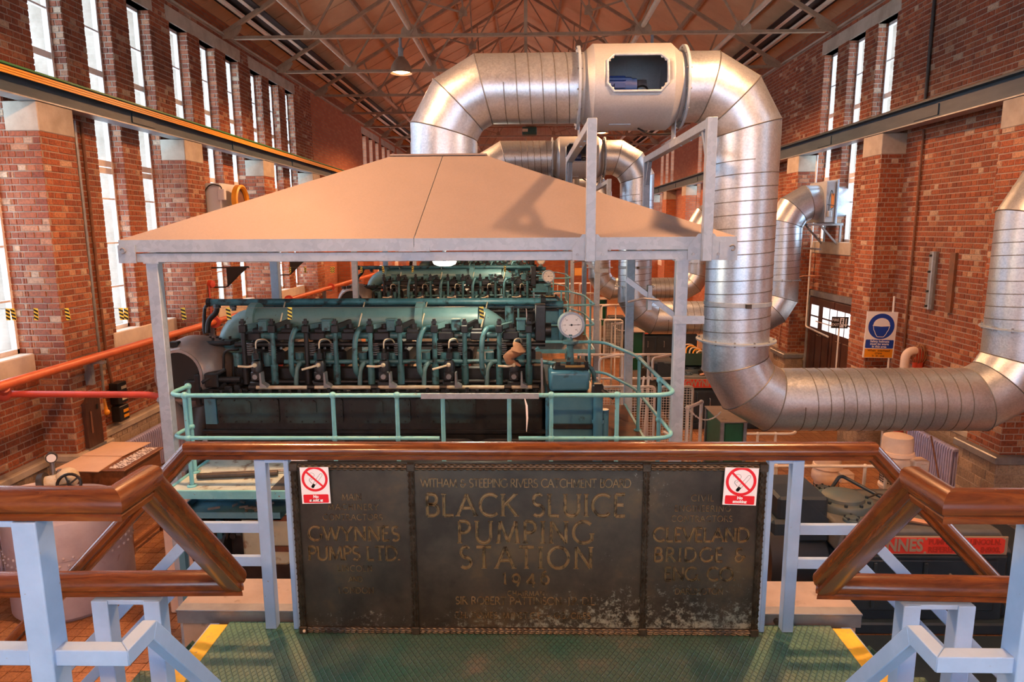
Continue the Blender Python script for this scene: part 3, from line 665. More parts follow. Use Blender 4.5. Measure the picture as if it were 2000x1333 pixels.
# ---------------------------------------------------------------- lettering drawn with strokes
def A_(cx, cy_, rx, ry, a0, a1, n=10): return [(cx+rx*math.cos(math.radians(a0+(a1-a0)*i/n)), cy_+ry*math.sin(math.radians(a0+(a1-a0)*i/n))) for i in range(n+1)]
GL = {
 'A': (.78, [[(0,0),(.39,1)],[(.39,1),(.78,0)],[(.15,.36),(.63,.36)]], [(0,0),(.78,0)]),
 'B': (.56, [[(.06,0),(.06,1)],[(.06,1)]+A_(.28,.76,.2,.24,90,-90)+[(.06,.52)],[(.06,.52)]+A_(.3,.26,.25,.26,90,-90)+[(.06,0)]], []),
 'C': (.80, [A_(.48,.5,.45,.5,48,312,16)], []),
 'D': (.80, [[(.06,0),(.06,1)],[(.06,1)]+A_(.32,.5,.45,.5,90,-90,14)+[(.06,0)]], []),
 'E': (.50, [[(.06,0),(.06,1)],[(.06,1),(.46,1)],[(.06,.52),(.40,.52)],[(.06,0),(.48,0)]], []),
 'F': (.48, [[(.06,0),(.06,1)],[(.06,1),(.46,1)],[(.06,.52),(.40,.52)]], [(.06,0)]),
 'G': (.86, [A_(.48,.5,.45,.5,48,320,16)+[(.84,.18),(.84,.44)]], [(.84,.44)]),
 'H': (.78, [[(.08,0),(.08,1)],[(.70,0),(.70,1)],[(.08,.52),(.70,.52)]], [(.08,0),(.08,1),(.70,0),(.70,1)]),
 'I': (.16, [[(.08,0),(.08,1)]], [(.08,0),(.08,1)]),
 'J': (.3, [[(.2,1),(.2,.1)]+A_(.06,.06,.14,.14,0,-90,5)], [(.2,1)]),
 'K': (.66, [[(.06,0),(.06,1)],[(.60,1),(.08,.46)],[(.22,.60),(.66,0)]], [(.06,0),(.06,1),(.6,1),(.66,0)]),
 'L': (.50, [[(.06,0),(.06,1)],[(.06,0),(.48,0)]], [(.06,1)]),
 'M': (.96, [[(.06,0),(.14,1)],[(.14,1),(.48,.05)],[(.48,.05),(.82,1)],[(.82,1),(.90,0)]], [(.06,0),(.90,0)]),
 'N': (.80, [[(.08,0),(.08,1)],[(.08,1),(.72,0)],[(.72,0),(.72,1)]], [(.08,0),(.72,1)]),
 'O': (.96, [A_(.48,.5,.45,.5,90,450,22)], []),
 'P': (.54, [[(.06,0),(.06,1)],[(.06,1)]+A_(.26,.74,.25,.26,90,-90)+[(.06,.48)]], [(.06,0)]),
 'R': (.64, [[(.06,0),(.06,1)],[(.06,1)]+A_(.26,.75,.22,.25,90,-90)+[(.06,.5)],[(.26,.5),(.64,0)]], [(.06,0),(.64,0)]),
 'S': (.52, [A_(.26,.75,.20,.25,40,270,12)+A_(.26,.25,.24,.25,90,-140,12)], []),
 'T': (.66, [[(.33,0),(.33,1)],[(0,1),(.66,1)]], [(.33,0)]),
 'U': (.74, [[(.07,1),(.07,.3)]+A_(.37,.3,.30,.3,180,360,12)+[(.67,1)]], [(.07,1),(.67,1)]),
 'V': (.76, [[(0,1),(.38,0)],[(.38,0),(.76,1)]], [(0,1),(.76,1)]),
 'W': (1.1, [[(0,1),(.28,0)],[(.28,0),(.55,.95)],[(.55,.95),(.82,0)],[(.82,0),(1.1,1)]], [(0,1),(1.1,1)]),
 'Y': (.70, [[(0,1),(.35,.48)],[(.70,1),(.35,.48)],[(.35,.48),(.35,0)]], [(0,1),(.7,1),(.35,0)]),
 '&': (.70, [[(.62,.30)]+A_(.28,.24,.24,.24,-20,-270,12)+A_(.30,.72,.19,.24,-90,-330,10),[(.44,.36),(.72,.36)]], []),
 '.': (.12, [[(.05,.0),(.05,.07)]], []), '-': (.6, [[(.1,.4),(.5,.4)]], []), ' ': (.34, [], []),
 '1': (.26, [[(.05,.72),(.16,.8),(.16,0)]], [(.16,0)]), '9': (.62, [A_(.3,.45,.25,.3,0,360,16),[(.55,.45)]+A_(.1,.45,.45,.75,0,-55,8)], []),
 '4': (.66, [[(.5,-.25),(.5,.8)],[(.5,.8),(.04,.1)],[(.04,.1),(.66,.1)]], []), '6': (.62, [A_(.3,.32,.27,.32,0,360,16),[(.03,.34)]+A_(.55,.34,.52,.72,180,110,8)], []),
}
def stroke(m, pts, w, h, out):
    P = [Vector((p[0], p[1])) for p in pts]; Q = [P[0]]
    for p in P[1:]:
        if (p-Q[-1]).length > 1e-4: Q.append(p)
    P = Q; n = len(P)
    if n < 2: return
    e = min(w*.22, .006)
    pr = [(-w/2, 0), (-w/2+e*.5, h), (-w/2+e, h), (-w/2+e*1.6, h*.15), (w/2-e*1.6, h*.15), (w/2-e, h), (w/2-e*.5, h), (w/2, 0)] if out else [(-w/2, 0), (-w/2+w*.2, h), (w/2-w*.2, h), (w/2, 0)]
    vs = []; k = len(pr); cl = (P[0]-P[-1]).length < 1e-3
    for i in range(n):
        a = P[i]-P[i-1] if i > 0 else (P[-1]-P[-2] if cl else P[1]-P[0]); b = P[i+1]-P[i] if i < n-1 else (P[1]-P[0] if cl else a)
        a = a.normalized(); b = b.normalized(); tn = (a+b)
        tn = b if tn.length < .2 else tn.normalized(); nn = Vector((-tn.y, tn.x)); c = max(.6, nn.dot(Vector((-b.y, b.x))))
        for (x, z) in pr: q = P[i]+nn*(x/c); vs.append((q.x, q.y, z))
    fs = [(i*k+j, i*k+j+1, (i+1)*k+j+1, (i+1)*k+j) for i in range(n-1) for j in range(k-1)]
    fs += [tuple(range(k)), tuple(range((n-1)*k, n*k))[::-1]]
    m.add(vs, fs)
def letters(s, cap, width=None, w=.11, h=.004, out=False, gap=.16, serif=True):
    adv = sum(GL[c][0]+gap for c in s)-gap; k = 1.0
    if width: 
        g = (width/cap-sum(GL[c][0] for c in s))/max(1, len(s)-1)
        if g < .06: k = width/cap/(sum(GL[c][0] for c in s)+.06*(len(s)-1)); g = .06*k
        gap = g; adv = width/cap
    res = []; x = -adv/2
    for c in s:
        cw, st, sf = GL[c]; m = M()
        for p in st: stroke(m, [((x+q[0]*k)*cap, (q[1]-.5)*cap) for q in p], w*cap, h, out)
        if serif:
            for q in sf: stroke(m, [((x+q[0]*k-.11)*cap, (q[1]-.5)*cap), ((x+q[0]*k+.11)*cap, (q[1]-.5)*cap)], .045*cap, h*.9, False)
        x += cw*k+gap
        if m.v: res.append(m)
    return res
# ---------------------------------------------------------------- bronze plaque
def bronze():
    m, t, b = base('aged_bronze', (.06,.05,.04), .42, .55); p = geo_pos(t)
    f = noise(t, 3.5, 5, .65, p); c = ramp(t, f, [(.35, (.045,.041,.035)), (.55, (.078,.070,.056)), (.72, (.13,.10,.06))])
    sx = nd(t, 'ShaderNodeSeparateXYZ'); t.links.new(p, sx.inputs[0])
    mr = nd(t, 'ShaderNodeMapRange'); mr.inputs['From Min'].default_value = -1.78; mr.inputs['From Max'].default_value = -2.1; mr.inputs['To Min'].default_value = 0; mr.inputs['To Max'].default_value = .24; t.links.new(sx.outputs[2], mr.inputs[0])
    mx = nd(t, 'ShaderNodeMapRange'); mx.inputs['From Min'].default_value = -.5; mx.inputs['From Max'].default_value = .5; mx.inputs['To Min'].default_value = -.10; mx.inputs['To Max'].default_value = .03; t.links.new(sx.outputs[0], mx.inputs[0])
    g = noise(t, 40, 5, .8, p); g2 = noise(t, 5, 3, .6, p); ad = nd(t, 'ShaderNodeMath', operation='ADD'); t.links.new(g, ad.inputs[0]); t.links.new(mr.outputs[0], ad.inputs[1])
    a2 = nd(t, 'ShaderNodeMath', operation='ADD'); t.links.new(ad.outputs[0], a2.inputs[0]); t.links.new(mx.outputs[0], a2.inputs[1])
    a3 = nd(t, 'ShaderNodeMath', operation='MULTIPLY_ADD'); t.links.new(g2, a3.inputs[0]); a3.inputs[1].default_value = .25; t.links.new(a2.outputs[0], a3.inputs[2])
    k = ramp(t, a3.outputs[0], [(.80, (0,0,0)), (.93, (.85,.85,.85))])
    t.links.new(mixc(t, k, c, (.30,.34,.29)), b.inputs['Base Color'])
    mt = nd(t, 'ShaderNodeMath', operation='MULTIPLY_ADD'); t.links.new(k, mt.inputs[0]); mt.inputs[1].default_value = -.55; mt.inputs[2].default_value = .55; t.links.new(mt.outputs[0], b.inputs['Metallic'])
    bump(t, b, g, .12, .003); return m
MT['bronze'] = bronze()
MT['bronze2'] = mottled('rubbed_bronze', (.25,.18,.09), (.36,.26,.14), .38, .6, scale=12, c3=(.07,.055,.035), lo3=.5, hi3=.62, s3=30)
MT['bronze3'] = mottled('dark_bronze', (.05,.040,.030), (.10,.085,.065), .4, .6, scale=20)
YP = 3.262
t = thing('bronze_plaque', 'dark bronze commemorative plaque in three lettered panels under the long handrail', 'plaque', (0, YP, LZ))
x0, x1, za, zb = -1.215, 1.215, -1.175, LZ+.004
obj('back_plate', M().box((x0, YP, zb), (x1, YP+.02, za)), MT['bronze'], t)
DV = (-.592, .608); BW = .042
def leafband(p, q, t):
    p, q = Vector(p), Vector(q); d = (q-p); L = d.length; d.normalize(); n = Vector((0,-1,0)); w = n.cross(d); m = M()
    m.tube([p+(q-p)*i/4 for i in range(5)], BW*.36, 8)
    k = int(L/.032)
    for i in range(k):
        c = p+d*(L*(i+.5)/k)
        for (o, l) in ((0, 0), (-.3, .35), (.3, .35)):
            a = c+w*BW*o*.9+n*(.017-abs(o)*.014)-d*.016*l; e = w*.0075; f = d*.02
            m.add([a-f*.7, a+e+n*.002, a+f+n*.005, a-e+n*.002, a+n*.007], [(0,1,4),(1,2,4),(2,3,4),(3,0,4)])
    obj('laurel_border', m, MT['bronze3'], t, 40)
xs = (x0+BW/2, DV[0], DV[1], x1-BW/2)
for a, b in zip(xs, xs[1:]):
    leafband((a+BW*.5, YP, za-BW/2), (b-BW*.5, YP, za-BW/2), t); leafband((a+BW*.5, YP, zb+BW/2), (b-BW*.5, YP, zb+BW/2), t)
for x in xs:
    leafband((x, YP, zb+BW), (x, YP, za-BW), t)
    for z in (za-BW/2, zb+BW/2): obj('corner_block', M().box((x-BW*.52, YP-.022, z-BW*.5), (x+BW*.52, YP, z+BW*.5), .004), MT['bronze3'], t)
def line(s, px0, px1, py0, py1, big=False, w=.11):
    a, b, c = aty(px0, (py0+py1)/2, YP), aty(px1, (py0+py1)/2, YP), aty((px0+px1)/2, py0, YP); d = aty((px0+px1)/2, py1, YP)
    cap = c.z-d.z
    for m in letters(s, cap, b.x-a.x, w, .007 if big else .0045, big, serif=cap > .025):
        obj('raised_letter', place(m, ((a.x+b.x)/2, YP-.0005, (c.z+d.z)/2), (1,0,0), (0,0,1)), MT['bronze2'], t)
line('WITHAM & STEEPING RIVERS CATCHMENT BOARD', 822, 1232, 936, 952, w=.13)
line('BLACK SLUICE', 832, 1222, 966, 1008, True, .15); line('PUMPING', 895, 1157, 1019, 1061, True, .15); line('STATION', 898, 1157, 1069, 1110, True, .15)
line('1946', 982, 1073, 1116, 1141, True, .17)
line('CHAIRMAN', 991, 1063, 1155, 1164, w=.16); line('SIR ROBERT PATTINSON. J.P. D.L.', 890, 1165, 1167, 1181, w=.14)
line('F.H. TOMES. M.INST.C.E. - G.S. GILES', 890, 1153, 1197, 1208, w=.15)
line('MAIN', 668, 706, 965, 977); line('MACHINERY', 641, 739, 985, 996); line('CONTRACTORS', 631, 747, 1005, 1016)
line('GWYNNES', 603, 780, 1029, 1056, True, .17); line('PUMPS LTD.', 603, 781, 1068, 1094, True, .17)
line('LINCOLN', 660, 727, 1105, 1116); line('AND', 681, 708, 1127, 1137); line('LONDON', 662, 730, 1148, 1159)
line('CIVIL', 1350, 1394, 967, 979); line('ENGINEERING', 1318, 1426, 988, 999); line('CONTRACTORS', 1311, 1430, 1008, 1019)
line('CLEVELAND', 1276, 1463, 1032, 1058, True, .17); line('BRIDGE &', 1278, 1455, 1071, 1097, True, .17); line('ENG. CO.', 1298, 1437, 1109, 1134, True, .17); line('DARLINGTON', 1318, 1412, 1150, 1161)
obj('fixing_screw', M().ball((x0+.03, YP-.026, zb+.022), .009, 8), MT['cream'], t, 60)
# no smoking signs
MT['signwhite'] = base('sign_white', (.85,.87,.90), .35)[0]; MT['signred'] = base('sign_red', (.72,.015,.03), .35)[0]; MT['signblue'] = base('sign_blue', (.01,.06,.42), .35)[0]
def disc(r, n=40, r0=0):
    m = M()
    if r0: m.add([(r*math.cos(2*PI*i/n), r*math.sin(2*PI*i/n), 0) for i in range(n)]+[(r0*math.cos(2*PI*i/n), r0*math.sin(2*PI*i/n), 0) for i in range(n)], [(i, (i+1) % n, n+(i+1) % n, n+i) for i in range(n)])
    else: m.add([(r*math.cos(2*PI*i/n), r*math.sin(2*PI*i/n), 0) for i in range(n)], [tuple(range(n))])
    return m
def clipz(m, zmax): m.v = [(x, min(y, zmax), z) for x, y, z in m.v]; return m
def thin(m, dz): m.v = [(x, y, z+dz) for x, y, z in m.v]; return m
def rect2(w, h, cx=0, cy_=0): return M().add([(cx-w/2,cy_-h/2,0),(cx+w/2,cy_-h/2,0),(cx+w/2,cy_+h/2,0),(cx-w/2,cy_+h/2,0)], [(0,1,2,3)])
def rrect(w, h, r, cx=0, cy_=0):
    p = []
    for (sx, sy_, a) in ((1,1,0),(-1,1,90),(-1,-1,180),(1,-1,270)): p += [(cx+sx*(w/2-r)+r*math.cos(math.radians(a+15*i)), cy_+sy_*(h/2-r)+r*math.sin(math.radians(a+15*i)), 0) for i in range(7)]
    return M().add(p, [tuple(range(len(p)))])
def seg(m, p, q, w): 
    p, q = Vector(p), Vector(q); d = (q-p).normalized(); n = Vector((-d.y, d.x))*w/2
    return m.add([(p.x-n.x,p.y-n.y,0),(q.x-n.x,q.y-n.y,0),(q.x+n.x,q.y+n.y,0),(p.x+n.x,p.y+n.y,0)], [(0,1,2,3)])
def no_smoking(px0, px1, py0, py1, tilt, label, scratched):
    a, b = aty(px0, py0, YP-.03), aty(px1, py1, YP-.03); w, h = b.x-a.x, a.z-b.z; c = (a+b)/2
    t = thing('no_smoking_sign', label, 'sign', (c.x, YP-.024, b.z), 'no smoking signs on the plaque')
    ux = Vector((math.cos(tilt), 0, math.sin(tilt))); uy = Vector((-math.sin(tilt), 0, math.cos(tilt))); o = Vector((c.x, YP-.026, c.z))
    def lay(name, m, mat, z): obj(name, place(thin(m, z), o, ux, uy), mat, t)
    bd = M().box((-w/2, -h/2, -.004), (w/2, h/2, 0)); lay('board', bd, MT['signwhite'], 0)
    R = w*.455; cyy = h*.5-R*.93
    def mv(m, x, y): m.v = [(p[0]+x, p[1]+y, p[2]) for p in m.v]; return m
    lay('red_ring', clipz(mv(disc(R, 48, R*.81), 0, cyy), h/2-.0005), MT['signred'], .0012)
    art = M(); u = R
    seg(art, (-.20*u, cyy-.62*u), (-.05*u, cyy-.40*u), .22*u); art.add(*(lambda d: (d.v, d.f))(mv(disc(.115*u, 16), -.185*u, cyy-.60*u)))
    L = [(-.12*u, cyy-.34*u), (.42*u, cyy+.36*u)]; 
    seg(art, (-.13*u, cyy-.33*u), (.42*u, cyy+.39*u), .018*u); seg(art, (.04*u, cyy-.46*u), (.58*u, cyy+.26*u), .018*u)
    for i in range(8):
        a0, a1 = math.radians(-37+22.5*i), math.radians(-37+22.5*(i+1)); r_ = .105*u
        seg(art, (.5*u+r_*math.cos(a0), cyy+.325*u+r_*math.sin(a0)), (.5*u+r_*math.cos(a1), cyy+.325*u+r_*math.sin(a1)), .018*u)
    sm = [(-.22,-.36),(-.42,-.12),(-.40,.02),(-.10,.14),(.0,.30),(-.06,.44),(-.22,.50),(-.40,.44),(-.55,.30)]
    for p, q in zip(sm, sm[1:]): seg(art, (p[0]*u, cyy+p[1]*u), (q[0]*u, cyy+q[1]*u), .03*u if p[1] < -.05 else .016*u)
    seg(art, (-.30*u, cyy-.10*u), (-.1*u, cyy+.06*u), .018*u)
    lay('cigarette_symbol', art, MT['black'], .0008)
    bar_ = M(); seg(bar_, (-.63*R, cyy+.60*R), (.62*R, cyy-.62*R), .15*R); lay('red_bar', bar_, MT['signred'], .0016)
    bz = -h*.5+h*.14; lay('red_panel', rrect(w*.88, h*.235, .006, 0, bz), MT['signred'], .0012)
    tx = text('No', h*.105, .0003, .0012); lay('lettering', mv(tx, 0, bz+h*.056), MT['signwhite'], .0022)
    tx = text('smoking', h*.105, .0003, .0012); lay('lettering', mv(tx, 0, bz-h*.044), MT['signwhite'], .0022)
    if scratched:
        sc = M(); seg(sc, (-w*.15, bz-h*.075), (-w*.12, bz-h*.01), .006); seg(sc, (w*.11, bz-h*.07), (w*.13, bz-h*.02), .006); lay('scratch_mark', sc, MT['black'], .003)
no_smoking(585, 645, 914, 985, .02, 'white and red no smoking sign with scratched lettering on the left of the plaque', True)
no_smoking(1416, 1478, 915, 988, -.03, 'white and red no smoking sign at the right end of the plaque', False)
# ---------------------------------------------------------------- extraction hoods and ducts
def ringpts(p, n, r, k, ph=0):
    u = Vector((0,1,0)); w = n.cross(u).normalized(); u = w.cross(n).normalized()
    return p, n, u, w
def mitre(pts, r, k=40):
    """rings of a round pipe cut on the bisecting planes of a polyline in the X-Z plane"""
    pts = [Vector(p) for p in pts]; N = len(pts); out = []
    D = [(pts[i+1]-pts[i]).normalized() for i in range(N-1)]; Yv = Vector((0,1,0))
    for i in range(N):
        d = D[min(i, N-2)]; n = d if i in (0, N-1) else (D[i-1]+D[i]).normalized()
        w = d.cross(Yv).normalized(); g = []
        for j in range(k):
            a = 2*PI*j/k; q = pts[i]+Yv*math.cos(a)*r+w*math.sin(a)*r
            g.append(q-d*((q-pts[i]).dot(n)/d.dot(n)))
        out.append(g)
    return out
def elbow(cx, cz, rc, y, a0, a1):      # three mitre corners between angles a0..a1 about (cx, cz)
    s = (a1-a0)/6; k = rc/math.cos(math.radians(abs(s)))
    return [Vector((cx+k*math.cos(math.radians(a0+s*(2*i+1))), y, cz+k*math.sin(math.radians(a0+s*(2*i+1))))) for i in range(3)]
def spiral(p, q, r, pitch, t, k=28):
    p, q = Vector(p), Vector(q); d = q-p; L = d.length; d.normalize(); u, w = fr(d); n = int(L/pitch*k); m = M(); vs = []
    for i in range(n+1):
        a = 2*PI*i/k; c = p+d*(i*pitch/k)
        for (rr, o) in ((r-.002, -.007), (r+.005, -.004), (r+.005, .004), (r-.002, .007)): vs.append(c+(u*math.cos(a)+w*math.sin(a))*rr+d*o)
    m.add(vs, [(i*4+j, i*4+j+1, (i+1)*4+j+1, (i+1)*4+j) for i in range(n) for j in range(3)])
    obj('spiral_seam', m, MT['seam'], t, 60)
def flange(p, d, r, t, w=.07, th=.014):
    p, d = Vector(p), Vector(d).normalized()
    m = M().lathe([(r, -th), (r+w, -th), (r+w, th), (r, th), (r, -th)], p, d, 40); obj('flange', m, MT['galv'], t, 40)
    u, v = fr(d); b = M()
    for i in range(12): a = 2*PI*(i+.4)/12; c = p+(u*math.cos(a)+v*math.sin(a))*(r+w*.55); b.cyl(c-d*.03, c+d*.03, .011, 6)
    obj('flange_bolts', b, MT['steelgrey'], t)
MT['orange'] = base('orange_label', (.75,.2,.02), .5)[0]; MT['seam'] = base('dark_seam', (.16,.16,.16), .5, .6)[0]
MT['motorblue'] = base('motor_blue', (.015,.05,.22), .4)[0]
HY = 8.2; R = .39; RC = .65
def band(a, b, rr, th=.004): return M().lathe([(rr, 0), (rr+th, .004), (rr+th, b-a-.004), (rr, b-a)], (0,0,0))
def make_hood():
    t = thing('extraction_hood', 'x', 'hood', (-.985, HY, FZ), 'galvanised extraction hoods over the engines')
    xa, xb, ya, yb = -3.99, 2.02, 6.55, 9.86; za, zb = -.305, -.085; g = MT['galv']
    tx0, tx1, ty0, ty1, tz = -1.50, -.46, 7.72, 8.68, .815
    seam = -.96
    for (x0, x1, u0, u1) in ((xa, seam-.11, tx0, -.905), (seam-.11, xb, -.905, tx1)):
        pass
    def sheet(pts, nm='canopy_sheet'):
        n = (pts[1]-pts[0]).cross(pts[2]-pts[0]).normalized()*-.004; obj(nm, M().loft(pts, [p+n for p in pts]), MT['hood'], t)
    s0, s1 = V(-1.09, ya, zb), V(-.93, ty0, tz); e = V(.004, 0, 0)
    sheet([V(xa, ya, zb), s0-e, s1-e, V(tx0, ty0, tz)]); sheet([s0+e, V(xb, ya, zb), V(tx1, ty0, tz), s1+e])
    sheet([V(xb, ya, zb), V(xb, yb, zb), V(tx1, ty1, tz), V(tx1, ty0, tz)]); sheet([V(xb, yb, zb), V(xa, yb, zb), V(tx0, ty1, tz), V(tx1, ty1, tz)]); sheet([V(xa, yb, zb), V(xa, ya, zb), V(tx0, ty0, tz), V(tx0, ty1, tz)])
    obj('top_plate', M().box((tx0-.02, ty0-.02, tz), (tx1+.02, ty1+.02, tz+.018)), MT['hood'], t)
    # fascia and frame
    fz = -.205
    for (a, b) in (((xa, ya), (-1.094, ya)), ((-1.086, ya), (xb, ya))): obj('fascia', M().box((a[0], ya-.006, fz), (b[0], ya, zb)), g, t)
    obj('fascia', M().box((xa, yb, fz), (xb, yb+.006, zb)), g, t)
    for x in (xa, xb): obj('fascia', M().box((x-.003, ya, fz), (x+.003, yb, zb)), g, t)
    obj('splice_plate', M().box((-1.24, ya-.014, fz-.005), (-.94, ya-.007, fz+.035)), g, t)
    for y in (ya+.045, yb-.045): obj('frame_tube', M().box((xa+.16, y-.045, za), (xb-.13, y+.045, fz-.012)), g, t, bevel=.006)
    for x in (xa+.2, xb-.2): obj('frame_tube', M().box((x-.045, ya+.09, za), (x+.045, yb-.09, fz-.012)), g, t, bevel=.006)
    for x in (-3.69, 1.515):
        for y in (ya+.055, yb-.055):
            obj('leg', M().box((x-.058, y-.05, FZ), (x+.058, y+.05, za)), g, t, bevel=.006)
            obj('foot_plate', M().box((x-.11, y-.11, FZ), (x+.11, y+.11, FZ+.015)), g, t)
            obj('clamp', M().box((x-.075, y-.06, za-.012), (x+.075, y+.06, za+.006)).box((x-.064, y-.053, za+.005), (x+.064, y-.047, fz-.01)), g, t)
    for s, x in ((-1, xa), (1, xb)):
        obj('corner_bracket', M().box((x-.0*s, ya-.022, za-.005), (x-.165*s, ya-.008, -.135)).box((x, ya-.022, za-.005), (x+.006*s, ya+.18, -.135)), g, t)
        obj('hook', M().tube(arc((x-.045*s, ya-.03, -.19), .026, -PI*.6, PI*.9, 10), .007, 6), MT['steelgrey'], t)
    # fan support frames standing on the front tube
    for x in (.615, 1.725):
        for y in (ya-.035, yb+.03): obj('upright', M().box((x-.045, y-.045, za-.01), (x+.045, y+.045, 1.01)), g, t, bevel=.005)
        obj('top_rail', M().box((x-.045, ya+.012, .915), (x+.045, yb-.018, 1.0)), g, t, bevel=.005)
        for y, d in ((ya+.01, 1), (yb-.02, -1)): obj('knee_brace', M().bar((x, y, .62), (x, y+.2*d, .92), .05, .05, (1,0,0)), g, t)
        obj('gusset', M().prism([(-.17, -.245), (.17, -.245), (.17, -.12), (.075, .005), (-.075, .005), (-.17, -.12)], (x, ya-.008, -.06), (1,0,0), (0,0,1), .01), g, t)
        b = M()
        for q in (-.12, .12): b.cyl((x+q, ya-.02, -.25), (x+q, ya-.03, -.25), .014, 8)
        for q in (.35, .75, 1.2): b.cyl((x, ya+q, .91), (x, ya+q, .895), .014, 8)
        obj('bolts', b, MT['steelgrey'], t)
    obj('sensor_arm', M().bar((1.50, 6.62, -.88), (1.0, 6.72, -.50), .06, .05), g, t)
    obj('sensor_clamp', M().box((1.20, 6.62, -.80), (1.24, 6.72, -.56)).tube([(1.0, 6.6, -.72), (1.15, 6.58, -.68), (1.3, 6.6, -.70)], .012, 6), MT['steelgrey'], t)
    obj('leg_clamp', M().box((1.44, 6.535, -.93), (1.74, 6.55, -.85)), g, t)
    # luminaire slung under the canopy
    obj('lamp_bowl', M().lathe([(.001, -.055), (.07, -.05), (.12, -.03), (.135, 0), (.001, 0)], (-.905, 7.45, za-.045), n=20), MT['bowl'], t, 40)
    obj('lamp_stem', M().cyl((-.905, 7.45, za-.045), (-.905, 7.45, zb+.3), .02, 8), g, t)
    l = bpy.data.lights.new('hood_light', 'POINT'); l.energy = 60; l.color = (1, .85, .6); l.shadow_soft_size = .15
    lo = bpy.data.objects.new('hood_light', l); C.objects.link(lo); lo.parent = t; lo.location = Vector((-.6, 7.45, za-.2))-Vector((-.985, HY, FZ))
    return t
bo, bt, bb = base('lit_bowl', (1,.95,.85), .4); bb.inputs['Emission Color'].default_value = (1, .93, .78, 1); bb.inputs['Emission Strength'].default_value = 6; MT['bowl'] = bo
def make_duct():
    t = thing('ventilation_duct', 'x', 'duct', (-.97, HY, .84), 'galvanised ventilation ducts rising from the hoods'); d = MT['duct']; zt = 1.61; xv = 2.575; xw = 6.03; zl = -2.12
    obj('collar', M().lathe([(R+.006, 0), (R+.006, .17), (R-.02, .17)], (-.97, HY, .834), n=44), d, t, 40)
    P = [V(-.97, HY, .84)]+elbow(-.97+RC, zt-RC, RC, HY, 180, 90)+[V(-.27, HY, zt)]
    def run(P, nm='elbow_segment'):
        g = mitre(P, R)
        for i in range(len(g)-1):
            obj(nm, M().loft(g[i], g[i+1], False), d, t, 40)
            if i: n = len(g[i]); c = sum(g[i], Vector())/n; obj('seam', M().tube([c+(q-c)*1.004 for q in g[i]], .007, 4, closed=True), MT['seam'], t)
    run(P)
    obj('straight_section', M().cyl((-.27, HY, zt), (.60, HY, zt), R, 44, caps=False), d, t, 40); spiral((-.25, HY, zt), (.52, HY, zt), R, .145, t)
    # fan casing with an octagonal hatch
    xc0, xc1 = .60, 1.80; rc = .475
    flange((xc0, HY, zt), (1,0,0), R, t); flange((xc1, HY, zt), (1,0,0), R, t)
    prof = [(R, xc0), (R, xc0+.06), (rc, xc0+.16)]+[(rc, .82+.037*i) for i in range(21)]+[(rc, xc1-.16), (R, xc1-.06), (R, xc1)]
    n = 72; m = M(); vs = []
    def ang(i): return 2*PI*i/n
    for (r, x) in prof:
        for i in range(n): vs.append((x, HY-r*math.cos(ang(i)), zt+r*math.sin(ang(i))))
    hx0, hx1, ha0, ha1 = .895, 1.56, -15, 35
    fs = []
    for k in range(len(prof)-1):
        for i in range(n):
            a = (i+.5)*5; a = a-360 if a > 180 else a; x = (prof[k][1]+prof[k+1][1])/2
            if hx0 < x < hx1 and ha0 < a < ha1:
                cx, ca = min(x-hx0, hx1-x)/.075, min(a-ha0, ha1-a)/10
                if cx+ca > 1 : continue
            fs.append((k*n+i, k*n+(i+1) % n, (k+1)*n+(i+1) % n, (k+1)*n+i))
    m.add(vs, fs); o = obj('fan_casing', m, MT['casing'], t, 40)
    so = o.modifiers.new('wall', 'SOLIDIFY'); so.thickness = .008; so.offset = -1
    pts = []
    oc = [(hx0+.075, ha0), (hx1-.075, ha0), (hx1, ha0+10), (hx1, ha1-10), (hx1-.075, ha1), (hx0+.075, ha1), (hx0, ha1-10), (hx0, ha0+10)]
    for (p, q) in zip(oc, oc[1:]+oc[:1]):
        for i in range(4): f = i/4; x = p[0]+(q[0]-p[0])*f; a = math.radians(p[1]+(q[1]-p[1])*f); pts.append((x, HY-(rc+.004)*math.cos(a), zt+(rc+.004)*math.sin(a)))
    hf = M()
    for a_, b_ in zip(pts, pts[1:]+pts[:1]): hf.tube([a_, b_], .015, 8)
    for a_ in pts[::4]: hf.ball(a_, .0155, 8)
    obj('hatch_frame', hf, MT['galv'], t, 40)
    mo = M().cyl((.93, HY-.12, zt-.02), (1.2, HY-.12, zt-.02), .115, 20).cyl((1.2, HY-.12, zt-.02), (1.26, HY-.12, zt-.02), .10, 20)
    mz = zt-.02
    for i in range(12): a = 2*PI*i/12; c = V(1.04, HY-.12+.118*math.cos(a), mz+.118*math.sin(a)); mo.obox(c, (.09,0,0), V(0, math.cos(a), math.sin(a))*.012, V(0, -math.sin(a), math.cos(a))*.004)
    mo.box((1.0, HY-.27, mz-.03), (1.12, HY-.2, mz+.02)); obj('fan_motor', mo, MT['motorblue'], t, 40)
    gr = M()
    for i in range(9): gr.box((.90, HY-.38+.02*i*0, mz-.13+.033*i), (.925, HY-.14, mz-.12+.033*i))
    obj('motor_grille', gr, MT['steelgrey'], t)
    obj('motor_cradle', M().box((.95, HY-.2, zt-.44), (1.2, HY-.02, mz-.11)), MT['galv'], t); obj('motor_cable', M().tube(fillet([(1.26, HY-.12, mz), (1.36, HY-.16, mz+.02), (1.44, HY-.1, mz-.1), (1.5, HY, mz-.3)], .08), .012, 6), MT['black'], t)
    obj('fan_hub', M().cyl((1.3, HY+.05, zt), (1.4, HY+.05, zt), .1, 16), MT['steelgrey'], t)
